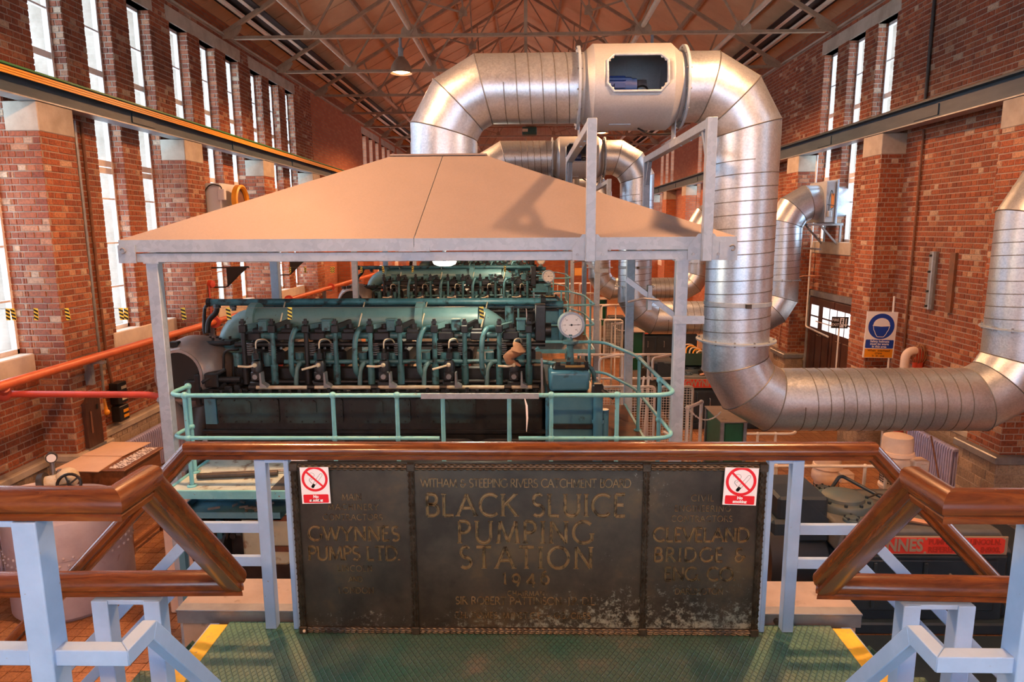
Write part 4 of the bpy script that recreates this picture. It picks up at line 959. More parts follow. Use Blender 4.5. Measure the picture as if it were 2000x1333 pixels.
    for x in (.615, 1.725):
        obj('mounting_foot', M().prism([(-.1, -.60), (.1, -.60), (.1, -.42), (.2, -.3), (-.2, -.3), (-.1, -.42)], (x, HY, zt), (0,1,0), (0,0,1), .012).box((x-.04, HY-.24, 1.003), (x+.04, HY+.24, 1.02)), MT['galv'], t)
    obj('supply_cable', M().tube(fillet([(1.3, HY-.1, zt-.47), (1.42, HY-.25, 1.05), (1.62, HY-.4, 1.04)], .1), .011, 6), MT['black'], t)
    run([V(xc1, HY, zt)]+elbow(xv-RC, zt-RC, RC, HY, 90, 0)+[V(xv, HY, .80)])
    zb = -1.36
    obj('straight_section', M().cyl((xv, HY, .80), (xv, HY, zb), R, 44, caps=False), d, t, 40); spiral((xv, HY, .76), (xv, HY, zb+.06), R, .152, t)
    obj('clip_band', M().lathe([(R+.001, 0), (R+.007, .004), (R+.007, .05), (R+.001, .054)], (xv, HY, -.93), n=44), MT['galv'], t, 40)
    obj('clip', M().box((xv-.03, HY-R-.05, -.93), (xv+.03, HY-R-.005, -.88)), MT['dark'], t)
    flange((xv, HY, zb), (0,0,1), R, t, .085, .01)
    run([V(xv, HY, zb)]+elbow(xv+RC, zl+RC, RC, HY, 180, 270)+[V(xv+RC+.05, HY, zl)])
    xe = xw-RC
    obj('straight_section', M().cyl((xv+RC+.05, HY, zl), (xe, HY, zl), R, 44, caps=False), d, t, 40); spiral((xv+RC+.1, HY, zl), (xe-.04, HY, zl), R, .152, t)
    run([V(xe, HY, zl)]+elbow(xe, zl+RC, RC, HY, 270, 360)+[V(xw, HY, -1.22)])
    flange((xw, HY, -1.22), (0,0,1), R, t, .05, .008)
    obj('straight_section', M().cyl((xw, HY, -1.22), (xw, HY, .03), R, 44, caps=False), d, t, 40); spiral((xw, HY, -1.15), (xw, HY, .08), R, .152, t)
    run([V(xw, HY, .03)]+elbow(xw+RC, -.09, RC, HY, 180, 90)+[V(xw+RC+.06, HY, .56)])
    bx = xw+RC+.06
    obj('fan_box', M().box((bx, HY-.46, .10), (bx+.22, HY+.46, 1.02), .012), MT['casing'], t)
    obj('fan_drum', M().cyl((bx+.22, HY, .56), (bx+.62, HY, .56), .43, 36), d, t, 40)
    obj('box_rim', M().box((bx+.22, HY-.49, .07), (bx+.27, HY+.49, 1.05), .01), MT['galv'], t)
    obj('isolator_switch', M().box((bx+.05, HY-.53, .22), (bx+.13, HY-.46, .36), .01), MT['casing'], t)
    obj('warning_label', M().box((bx+.12, HY-.466, .42), (bx+.19, HY-.461, .74)), MT['orange'], t)
    w = M().tube(fillet([(bx+.08, HY-.48, .36), (bx+.06, HY-.5, .6), (bx+.1, HY-.5, .84), (bx+.15, HY-.49, .7)], .06), .008, 5).tube(fillet([(bx+.02, HY-.5, .5), (bx+.2, HY-.5, .47), (bx+.1, HY-.5, .38)], .04), .008, 5)
    obj('wiring', w, MT['black'], t)
    br = M()
    for y in (HY-.4, HY+.4): br.box((bx-.35, y-.025, .03), (bx+.45, y+.025, .08)).bar((bx-.05, y, .03), (bx+.4, y, -.45), .04, .04, (1,0,0)).box((bx+.38, y-.025, -.7), (bx+.42, y+.025, .04))
    br.box((bx-.1, HY-.4, -.52), (bx+.0, HY+.4, -.48)); obj('wall_bracket', br, MT['steelgrey'], t)
    return t
HOOD = make_hood(); HOOD['label'] = 'nearest galvanised hood canopy spanning the front engine, peach lit sheet roof'
DUCT = make_duct(); DUCT['label'] = 'big front galvanised duct rising from the nearest hood and bending to the right wall'
DY = 7.8
WO = ['', 'second', 'third']
for i in (1, 2):
    dup(HOOD, (0, DY*i, 0), '%s galvanised hood behind the nearest one, over the %s engine' % (WO[i], WO[i]))
    dup(DUCT, (0, DY*i, 0), '%s galvanised duct in the row, behind the big front duct' % WO[i])
# ---------------------------------------------------------------- diesel engines with their walkways
MT['eteal'] = mottled('engine_teal', (.038,.12,.14), (.075,.20,.225), .38, scale=4, c3=(.015,.018,.015), lo3=.54, hi3=.66, s3=9)
MT['emani'] = mottled('manifold_teal', (.085,.185,.20), (.125,.235,.245), .38, scale=3, c3=(.05,.06,.055), lo3=.66, hi3=.72, s3=30)
MT['edark'] = mottled('oily_dark_iron', (.011,.012,.014), (.026,.026,.028), .4, .2, scale=7, c3=(.04,.026,.016), lo3=.62, hi3=.72, s3=12)
MT['edoor'] = mottled('crankcase_door', (.014,.016,.015), (.028,.065,.068), .42, .1, scale=1.6, lo=.46, hi=.62)
MT['eblue'] = mottled('engine_blue', (.055,.20,.29), (.085,.25,.34), .34, scale=3, c3=(.02,.035,.035), lo3=.60, hi3=.72, s3=5)
MT['rail'] = mottled('turquoise_rail_paint', (.13,.42,.50), (.18,.50,.57), .38, scale=6, c3=(.16,.10,.07), lo3=.66, hi3=.70, s3=26)
MT['turbo'] = mottled('turbo_brown_grey', (.24,.20,.19), (.34,.28,.25), .36, .3, scale=2.5, c3=(.12,.11,.11), lo3=.6, hi3=.75, s3=5)
MT['creamrod'] = mottled('cream_rod', (.68,.61,.46), (.52,.42,.26), .45, scale=9)
MT['rust'] = mottled('rusty_plate', (.20,.075,.035), (.11,.055,.035), .75, scale=5, bmp=.4, bs=80)
MT['gaugeface'] = base('gauge_face', (.82,.84,.82), .3)[0]
MT['red'] = mottled('red_paint', (.50,.06,.03), (.40,.05,.03), .45, scale=5)
MT['sheet'] = mottled('dusty_blue_plate', (.46,.56,.54), (.34,.42,.40), .5, scale=4, c3=(.16,.14,.11), lo3=.56, hi3=.66, s3=9)
MT['rag'] = mottled('brown_rag', (.36,.17,.085), (.24,.11,.06), .9, scale=9)
MT['tape_y'] = base('tape_yellow', (.85,.72,.10), .5)[0]
YE = 7.6
q = aty
def make_engine():
    t = thing('diesel_engine', 'x', 'engine', (-1.5, 8.2, FZ), 'diesel engines standing in a row down the hall')
    D, T, N_ = MT['edark'], MT['eteal'], MT['emani']
    xa, xb = q(398, 800, 7.4).x, q(1062, 800, 7.4).x
    zt, zm, zb = q(600, 772, 7.4).z, q(600, 842, 7.4).z, -2.72
    obj('crankcase', M().box((xa, 7.4, zb), (xb, 9.05, zt), .02), D, t)
    obj('bedplate', M().box((xa-.12, 7.2, FZ), (xb+.15, 9.25, zb), .03), D, t)
    obj('crankcase_flange', M().box((xa-.03, 7.36, zm-.03), (xb+.03, 9.1, zm+.02), .01).box((xa-.02, 7.3, zt-.02), (xb+.02, 9.1, zt+.03), .01), D, t)
    dx = [(425, 548), (556, 672), (683, 803), (812, 930), (945, 1052)]
    for i, (a, b) in enumerate(dx):
        p0, p1 = q(a, 778, 7.4), q(b, 826, 7.4); w, h = p1.x-p0.x, p0.z-p1.z
        m = rrect(w, h, .04); m = place(m, ((p0.x+p1.x)/2, 7.4, (p0.z+p1.z)/2), (1,0,0), (0,0,1)); n = len(m.v)
        m2 = M().loft([Vector(v) for v in m.v], [Vector((v[0], 7.372, v[2])) for v in m.v]); o = obj('crankcase_door', m2, MT['edoor'], t)
        e = place(rrect(.075, h*.55, .035), (p0.x+w*.5, 7.372, p0.z-h*.35), (1,0,0), (0,0,1)); obj('door_boss', M().loft([Vector(v) for v in e.v], [Vector((v[0], 7.355, v[2])) for v in e.v]), MT['edoor'], o)
        bo = M()
        for k in range(5):
            for z in (p0.z-.02, p1.z+.02): x = p0.x+.06+(w-.12)*k/4; bo.cyl((x, 7.372, z), (x, 7.358, z), .010, 6)
        for k in (1, 2, 3):
            for x in (p0.x+.02, p1.x-.02): z = p1.z+h*k/4; bo.cyl((x, 7.372, z), (x, 7.358, z), .010, 6)
        obj('bolts', bo, D, o)
    for i in range(5):       # cream sump covers below the walkway rail
        x = q(495+125*i, 870, 7.2).x; z = q(500, 866, 7.2).z
        c = obj('sump_cover', place(M().box((-.29, -.3, 0), (.29, .02, .02), .01), (x, 7.2, z), (1,0,0), (0,0,1)), MT['creamrod'] if i else MT['rust'], t)
        obj('cover_frame', M().tube(fillet([(x-.38, 7.19, z-.3), (x-.33, 7.19, z+.04), (x+.33, 7.19, z+.04), (x+.38, 7.19, z-.3)], .12), .02, 6), D, c)
        b = M()
        for s in (-.17, .17): b.cyl((x+s, 7.18, z-.04), (x+s, 7.15, z-.04), .03, 8)
        obj('bolts', b, D, c)
    obj('end_panel', M().box((q(400, 780, 7.38).x, 7.36, q(400, 828, 7.38).z), (q(422, 780, 7.38).x, 7.4, q(400, 778, 7.38).z)), MT['eblue'], t)
    # top deck, cylinder blocks and heads
    zd = zt
    obj('cylinder_block', M().box((q(462, 750, 7.75).x, 7.72, zd), (q(1062, 750, 7.75).x, 8.7, q(500, 716, 7.75).z), .02), D, t)
    hz0, hz1 = q(500, 716, 7.75).z, q(500, 684, 7.75).z
    PR = [(474, 531), (597, 654), (722, 780), (848, 907), (975, 1033)]
    for i, (a, b) in enumerate(PR):
        x0, x1 = q(a-10, 700, YE).x, q(b+10, 700, YE).x; xc = (x0+x1)/2
        h = obj('cylinder_head', M().box((x0-.02, 7.78, hz0), (x1+.02, 8.6, hz1), .03).box((x0+.05, 7.85, hz1), (x1-.05, 8.5, hz1+.10), .03), D, t)
        s_ = M()
        for sx in (x0+.1, x1-.1):
            for k in range(6): s_.lathe([(.038, 0), (.05, .008), (.05, .014), (.038, .02)], (sx, 7.74, hz1-.06+.026*k), n=12)
        obj('valve_springs', s_, MT['steelgrey'], h)
        obj('gasket', M().box((x0, 7.76, hz0-.015), (x1, 7.79, hz0+.018)), MT['red'], h)
        cv = M()
        for sx in (x0-.055, x0+.16, x1-.16): cv.cyl((sx, 7.74, hz0+.01), (sx, 7.74, hz0+.17), .052, 12)
        obj('valve_cage', cv, T, h)
        bl = M()
        for sx in (x0+.02, xc, x1-.02): bl.cyl((sx, 7.80, hz1), (sx, 7.80, hz1+.06), .016, 6)
        bl.tube(fillet([(xc, YE-.02, hz0+.05), (xc+.0, YE-.02, hz1+.13), (xc+.09, YE+.1, hz1+.13), (xc+.11, 7.8, hz1+.02)], .05), .009, 6); obj('head_studs', bl, MT['steelgrey'], h)
        for k, px in enumerate((a, b)):
            p, r_ = q(px, 640, YE), q(px, 750, YE)
            pm = obj('push_rod_tube', M().cyl((p.x, YE, r_.z), (p.x, YE, q(px, 712, YE).z), .042, 14).cyl((p.x, YE, q(px, 712, YE).z), (p.x, YE, p.z-.05), .027, 12), T if i > 1 or k else MT['edark'], t, 40)
            rk = M().box((p.x-.04, YE-.04, p.z-.06), (p.x+.04, YE+.05, p.z+.03), .01).cyl((p.x, YE, p.z+.03), (p.x, YE, p.z+.10), .02, 8).box((p.x-.028, YE-.03, p.z+.045), (p.x+.028, YE+.03, p.z+.075))
            obj('rocker_end', rk, D, pm)
            s = 1 if k == 0 else 1
            obj('rocker_arm', M().bar((p.x, YE+.02, p.z), (p.x+.13*s, YE+.2, p.z+.045*(1 if k else .3)), .045, .05, (0,0,1)), MT['edark'] if k else MT['emani'], t)
            obj('rocker_pedestal', M().cyl((p.x+.13, YE+.17, p.z-.16), (p.x+.13, YE+.17, p.z+.02), .045, 10).box((p.x+.06, YE+.1, p.z-.12), (p.x+.2, YE+.26, p.z-.03), .01), D, t)
        xq = q((a+b)/2+14, 640, YE+.1).x; zq = q(600, 646, YE+.1).z
        obj('oil_box', M().box((xq-.052, YE+.04, zq), (xq+.052, YE+.15, zq+.125), .008).box((xq-.06, YE+.03, zq+.125), (xq+.06, YE+.16, zq+.137)), MT['eteal'], t)
        # injection pump with its lever
        pz0, pz1 = q(600, 752, YE-.08).z, q(600, 698, YE-.08).z; xp = q((a+b)/2, 720, YE-.08).x; y = YE-.08
        ip = obj('injection_pump', M().box((xp-.075, y-.07, pz0), (xp+.075, y+.07, pz0+.05), .01).box((xp-.062, y-.06, pz0+.05), (xp+.062, y+.06, pz0+.17), .015).lathe([(.066, .16), (.066, .25), (.05, .285), (.03, .29)], (xp, y, pz0), n=16).cyl((xp, y, pz1-.02), (xp, y, pz1+.05), .034, 6).cyl((xp, y, pz1+.05), (xp, y, pz1+.10), .018, 8), D, t, 40)
        obj('pump_lever', M().tube(fillet([(xp+.0, y-.07, pz0+.245), (xp-.06, y-.09, pz0+.23), (xp-.18, y-.1, pz0+.20 if i % 2 else pz0+.24)], .06), .013, 8).ball((xp, y-.07, pz0+.245), .027, 10), MT['creamrod'], ip, 40)
        obj('pump_bracket', M().prism([(.075, 0), (.155, 0), (.15, .02), (.10, .05), (.095, .17), (.078, .17)], (xp, y-.05, pz0), (1,0,0), (0,0,1), .1).cyl((xp-.0, y-.09, pz0+.11), (xp, y-.06, pz0+.11), .03, 8), MT['steelgrey'], ip)
        obj('fuel_pipe', M().tube(fillet([(xp, y, pz1+.09), (xp, y, pz1+.2), (xp+.07, y+.1, pz1+.2), (xp+.09, y+.25, pz1+.1)], .05), .008, 6), MT['creamrod'], ip, 60)
    # rocker rail and long pipes
    zr = q(600, 656, YE+.12).z
    obj('rocker_rail', M().cyl((q(488, 656, YE+.12).x, YE+.12, zr), (q(1076, 656, YE+.12).x, YE+.12, zr), .038, 12), T, t, 40)
    cl = M()
    for i in range(5):
        for px in (497+125.3*i, 560+125.3*i):
            if px < 1050: x = q(px, 656, YE+.12).x; cl.box((x-.1, YE+.06, zr-.05), (x+.09, YE+.19, zr+.045), .012)
    obj('rail_clamps', cl, D, t)
    z_ = q(600, 673, YE+.14).z; obj('water_rail', M().cyl((q(460, 673, YE+.14).x, YE+.14, z_), (q(1065, 673, YE+.14).x, YE+.14, z_), .032, 10), D, t, 40)
    z_ = q(600, 707, YE+.03).z; x_ = q(1140, 707, YE-.1).x
    obj('fuel_rail', M().tube(fillet([(q(556, 707, YE+.03).x, YE+.03, z_), (q(1060, 707, YE+.03).x, YE+.03, z_), (q(1090, 707, YE-.1).x, YE-.14, z_), (q(1158, 707, YE-.14).x, YE-.14, z_), (q(1162, 760, YE-.14).x, YE-.14, q(1160, 760, YE-.14).z)], .16, 7), .026, 10), T, t, 60)
    z_ = q(600, 746, YE+.02).z; obj('drain_pipe', M().cyl((q(405, 744, YE+.02).x, YE+.02, z_), (q(1060, 746, YE+.02).x, YE+.02, z_), .028, 10), MT['steelgrey'] if 0 else D, t, 40)
    z_ = q(700, 757, 7.45).z; xs = [494, 608, 732, 866, 992, 1046]; m = M()
    for a, b in zip(xs, xs[1:]): obj('control_rod', M().cyl((q(a+5, 757, 7.45).x, 7.45, z_), (q(b-6, 757, 7.45).x, 7.45, z_), .022, 10), MT['creamrod'], t, 40)
    for a in xs: m.cyl((q(a-7, 757, 7.45).x, 7.45, z_), (q(a+7, 757, 7.45).x, 7.45, z_), .034, 8).box((q(a-4, 757, 7.45).x, 7.43, zd), (q(a+4, 757, 7.45).x, 7.47, z_))
    obj('rod_bearings', m, D, t)
    m = M()
    for i in range(34): x = xa+.12+i*(xb-xa-.2)/33; hh = random.uniform(.02, .06); m.cyl((x, 7.37, zt+.02), (x, 7.37, zt+.03+hh), .022, 6)
    for i in range(15): x = xa+.2+i*(xb-xa-.5)/14; m.box((x-.06, 7.45, zt), (x+.06, 7.6, zt+random.uniform(.04, .09)), .012)
    obj('deck_studs', m, D, t)
    for px in (568.5, 693, 818, 941):     # the paired bent jacket pipes
        p = [q(px+22, 640, YE+.1), q(px+8, 642, YE), q(px, 665, YE-.06), q(px, 710, YE-.08), q(px+2, 726, YE-.08), q(px+9, 736, YE)]
        obj('jacket_pipe', M().tube(fillet(p, .10, 6), .031, 12), T, t, 60)
        p = [q(px+28, 707, YE+.1), q(px+17, 709, YE), q(px+10.5, 722, YE-.05), q(px+10, 752, YE-.05)]
        obj('drain_bend', M().tube(fillet(p, .07, 6), .027, 12), MT['emani'], t, 60)
    # exhaust manifold
    rm = .165; y = 8.12; zc = q(700, 626, y).z; xs0, xs1 = q(504, 626, y).x, q(935, 626, y).x; xe = q(425, 640, y).x
    obj('exhaust_manifold', M().cyl((xs0, y, zc), (xs1, y, zc), rm, 32, caps=False), N_, t, 40)
    obj('manifold_taper', M().lathe([(rm, 0), (rm*.97, .08), (rm*.75, .2), (rm*.42, .32), (.02, .36)], (xs1, y, zc-.0), (1, 0, -.25), 28), N_, t, 60)
    for px in (500, 822): x = q(px, 626, y).x; obj('manifold_flange', M().cyl((x-.045, y, zc), (x+.045, y, zc), rm+.055, 32), N_, t, 40)
    xd = q(455, 660, y).x; ek = [V(xs0, y, zc)]+arc((xs0-.02, y, zc-(xs0-xd)), xs0-xd, PI/2, PI, 10)+[V(xd, y, q(455, 664, y).z)]
    obj('exhaust_elbow', M().tube(ek, rm-.01, 28, caps=False), N_, t, 60)
    zf = q(455, 667, y).z; obj('elbow_flange', M().cyl((xd, y, zf-.02), (xd, y, zf+.03), rm+.06, 28), N_, t, 40)
    obj('exhaust_down_pipe', M().cyl((xd+.03, y, zd), (xd+.03, y, zf), rm-.03, 24), T, t, 40)
    obj('down_pipe_boss', M().cyl((q(443, 678, y).x, y-rm-.0, q(443, 678, y).z), (q(443, 678, y).x, y-rm+.08, q(443, 678, y).z), .035, 14), T, t)
    for px in (545, 700, 822, 940):
        p = [q(px+12, 591, 8.45), q(px+6, 615, y-.18), q(px, 640, y-.2)]
        obj('cable_tie', M().tube(fillet(p, .1, 4), .009, 6), MT['creamrod'], t)
    # pipes along the top, behind
    y = 8.5; z1, z2 = q(700, 590, y).z, q(700, 599, y).z
    obj('top_pipe', M().tube(fillet([(q(408, 590, y).x, y, z1), (q(1062, 588, y).x, y, z1)], .05), .045, 12), T, t, 40)
    obj('top_pipe', M().cyl((q(490, 599, y+.15).x, y+.15, z2), (q(1100, 597, y+.15).x, y+.15, z2), .05, 12), MT['eteal'], t, 40)
    obj('pipe_cap', M().cyl((q(405, 590, y).x, y, z1), (q(412, 590, y).x, y, z1), .055, 10).cyl((q(1056, 588, y).x, y, z1), (q(1066, 588, y).x, y, z1), .06, 8), D, t)
    obj('vent_pipe', M().tube(fillet([q(420, 591, y), q(400, 597, y), q(398, 640, y), q(400, 652, y)], .12, 6), .022, 8), D, t, 60)
    obj('vent_pipe', M().tube(fillet([q(424, 592, y), q(424, 610, y), q(406, 626, y), q(406, 650, y)], .1, 6), .034, 10), D, t, 60)
    obj('pipe_drop', M().cyl(q(456, 592, y), q(457, 607, y), .03, 8).cyl(q(424, 594, y), q(424, 601, y), .05, 8).cyl(q(455, 597, y), q(456, 603, y), .045, 8), D, t)
    obj('top_cock', M().cyl((q(995, 600, y+.05).x, y+.05, z2-.32), (q(995, 600, y+.05).x, y+.05, z2), .06, 14), T, t, 40)
    # turbocharger at the left end
    y = 7.86; c = q(384, 726, y); m = M()
    ax = Vector((-.12, -1, .06)).normalized(); o = c
    obj('turbocharger', M().lathe([(.24, -.42), (.335, -.36), (.42, -.2), (.445, -.02), (.42, .14), (.36, .27), (.30, .34), (.285, .345), (.27, .30)], o, ax, 36), MT['turbo'], t, 50)
    im = o+ax*.325; obj('air_intake', M().lathe([(.001, -.03), (.27, -.02), (.275, .015)], im, ax, 32), MT['mesh'], t, 40)
    obj('intake_rim', M().lathe([(.27, 0), (.30, 0), (.305, .03), (.275, .035), (.27, 0)], im, ax, 32), MT['turbo'], t, 40)
    obj('turbo_body', M().cyl((c.x-.05, y+.05, c.z-.8), (c.x+.08, y+.2, c.z-.15), .3, 20).cyl((c.x+.1, y+.25, c.z), (c.x+.6, y+.3, c.z-.1), .24, 20), D, t, 40)
    pm = M()
    for i in range(14): pm.box((c.x-.12+i*.04, y-.05+(i % 3)*.1, c.z+.36), (c.x-.10+i*.04, y-.02+(i % 3)*.1, c.z+.40+.02*(i % 2)))
    pm.box((c.x-.05, y-.1, c.z+.33), (c.x+.5, y+.35, c.z+.385), .02).box((c.x-.28, y-.25, c.z+.33), (c.x-.20, y-.15, c.z+.39), .01).box((c.x-.16, y-.28, c.z+.34), (c.x-.06, y-.18, c.z+.41), .01)
    obj('turbo_cover', pm, D, t)
    obj('lube_pipe', M().tube(fillet([q(436, 770, 7.7), q(437, 690, 7.7), q(446, 684, 7.7), q(466, 683, 7.7)], .08), .016, 8), D, t, 60)
    obj('lube_pipe', M().tube(fillet([q(456, 770, 7.72), q(457, 700, 7.72), q(466, 690, 7.72), q(474, 690, 7.72)], .08), .013, 8), D, t, 60)
    sm = M()
    for (px, py, w, h) in ((375, 752, .14, .14), (388, 745, .07, .22), (415, 735, .16, .1), (425, 765, .2, .08), (405, 768, .12, .1), (448, 757, .1, .06), (465, 757, .08, .08), (480, 768, .12, .06)):
        p = q(px, py, 7.5); sm.box((p.x-w/2, 7.45, p.z-h*1.3), (p.x+w/2, 7.7, p.z+h*.4), .015)
    sm.cyl(q(395, 748, 7.45), q(440, 722, 7.5), .022, 8).cyl(q(405, 742, 7.5), q(470, 742, 7.5), .035, 8)
    obj('governor_linkage', sm, D, t); obj('lift_strut', M().bar(q(412, 772, 7.5), q(440, 748, 7.6), .1, .06), D, t); obj('lift_strut', M().bar(q(435, 770, 7.5), q(462, 750, 7.6), .1, .06), D, t)
    obj('end_pipe', M().tube([q(322, 775, 7.5), q(345, 810, 7.6), q(372, 850, 7.7), q(385, 880, 7.8)], .10, 12), MT['turbo'], t, 60)
    # right-hand end: oil cooler, pump box and gauge
    y = 7.2; a, b = q(1075, 780, y), q(1158, 868, y)
    obj('end_casing', M().box((q(1066, 790, y).x, y, -2.75), (q(1160, 790, y).x, 9.0, q(1100, 772, y).z), .02), MT['eblue'], t)
    obj('casing_ledge', M().box((q(1078, 830, y-.03).x, y-.05, q(1100, 838, y-.03).z), (q(1158, 830, y-.03).x, y, q(1100, 829, y-.03).z), .008).box((q(1070, 770, y).x, y-.03, q(1100, 772, y).z-.01), (q(1162, 770, y).x, 7.8, q(1100, 768, y).z)), MT['edark'], t)
    obj('pump_box', M().box((q(1073, 760, y).x, y+.02, q(1100, 767, y).z), (q(1152, 760, y).x, 7.75, q(1100, 727, y).z), .03), MT['eblue'], t, bevel=.01)
    m = M().box((q(1078, 720, 7.4).x, 7.3, q(1100, 727, 7.3).z), (q(1150, 720, 7.4).x, 7.75, q(1100, 712, 7.4).z), .03)
    for px in (1090, 1110, 1130, 1145): p = q(px, 716, 7.35); m.cyl((p.x, 7.35, p.z-.05), (p.x, 7.35, p.z+.05), .025, 8)
    obj('pump_cover', m, MT['edark'], t)
    obj('brass_strip', M().box((q(1104, 716, 7.28).x, 7.27, q(1100, 718, 7.28).z), (q(1142, 716, 7.28).x, 7.29, q(1100, 714, 7.28).z)), MT['brass'], t)
    z_ = q(1165, 770, 7.1); obj('water_pipe', M().cyl((z_.x+.02, 7.1, -2.7), (z_.x+.02, 7.1, z_.z), .052, 12).cyl((z_.x+.10, 7.2, -2.7), (z_.x+.10, 7.2, z_.z-.2), .05, 12).lathe([(.065, 0), (.065, .04)], (z_.x+.02, 7.1, -2.1), n=12), MT['eblue'], t, 40)
    obj('pipe_valve', M().box((z_.x-.05, 7.03, z_.z), (z_.x+.07, 7.15, z_.z+.12), .02).cyl((z_.x+.05, 7.05, z_.z+.05), (z_.x+.18, 7.0, z_.z-.02), .025, 8), D, t)
    # dial gauge on its pedestal
    yg = 7.45; c = q(1116, 635, yg); gx = Vector((.16, -1, -.02)).normalized()
    g = obj('dial_gauge', M().lathe([(.001, -.14), (.125, -.14), (.135, -.12), (.135, -.01), (.145, 0), (.145, .018), (.125, .018), (.123, .004), (.001, .004)], c, gx, 32), MT['steelgrey'] if 0 else MT['eteal2'], t, 40)
    obj('gauge_bezel', M().lathe([(.124, .008), (.124, .024), (.147, .024), (.147, -.006)], c, gx, 32), MT['galv'], g, 40)
    u, w = Vector((1, .16, 0)).normalized(), Vector((0, 0, 1)); fc = c+gx*.0065
    obj('gauge_face', M().lathe([(.0005, 0), (.123, 0)], fc, gx, 32), MT['gaugeface'], g)
    tm = M()
    for i in range(31): a = math.radians(225-270*i/30); r0 = .092 if i % 5 == 0 else .104; k = fc+gx*.001; d = u*math.cos(a)+w*math.sin(a); tm.bar(k+d*r0, k+d*.112, .0028, .001, gx)
    for i in range(7):
        a = math.radians(225-45*i); n = text(str(i*10), .022, .0003); d = u*math.cos(a)+w*math.sin(a); place(n, fc+gx*.001+d*.078, u, w); tm.add(n.v, n.f)
    obj('gauge_marks', tm, MT['black'], g)
    nm = M().bar(fc+gx*.003-u*.03, fc+gx*.003+u*.10, .005, .002, gx).cyl(fc, fc+gx*.006, .012, 12); obj('gauge_needle', nm, MT['black'], g)
    p = q(1113, 672, yg); obj('gauge_pedestal', M().lathe([(.10, -.34), (.10, -.31), (.045, -.28), (.035, -.1), (.04, -.06), (.09, -.04), (.09, -.01), (.03, 0), (.02, .06), (.001, .06)], (c.x-.01, yg, q(1113, 664, yg).z), n=18), MT['eteal'], t, 40)
    obj('control_lever', M().bar(q(1059, 770, 7.3), q(1058, 700, 7.3), .025, .012), MT['steelgrey'], t)
    obj('end_bearing', M().cyl((q(1060, 648, YE).x, YE+.12, q(1070, 648, YE).z), (q(1077, 648, YE).x, YE+.12, q(1070, 648, YE).z), .085, 16).box((q(1045, 660, YE).x, YE+.03, q(1050, 668, YE).z), (q(1066, 660, YE).x, YE+.2, q(1050, 596, YE).z), .01), D, t, 40)
    obj('flat_post', M().box((q(1052, 640, 7.9).x, 7.88, q(1052, 640, 7.9).z), (q(1065, 640, 7.9).x, 7.9, q(1052, 598, 7.9).z)), D, t)
    return t
MT['mesh'] = base('black_mesh', (.012,.012,.012), .7)[0]; MT['brass'] = mottled('brass', (.45,.30,.10), (.35,.22,.08), .35, .7)
MT['eteal2'] = mottled('pale_teal', (.30,.42,.42), (.24,.34,.35), .4)
ENG = make_engine(); ENG['label'] = 'nearest dark teal diesel engine under the front hood, five cylinders and white dial gauge'
for i in (1, 2): dup(ENG, (0, DY*i, 0), '%s teal diesel engine in the row, partly hidden behind the nearest engine' % WO[i])
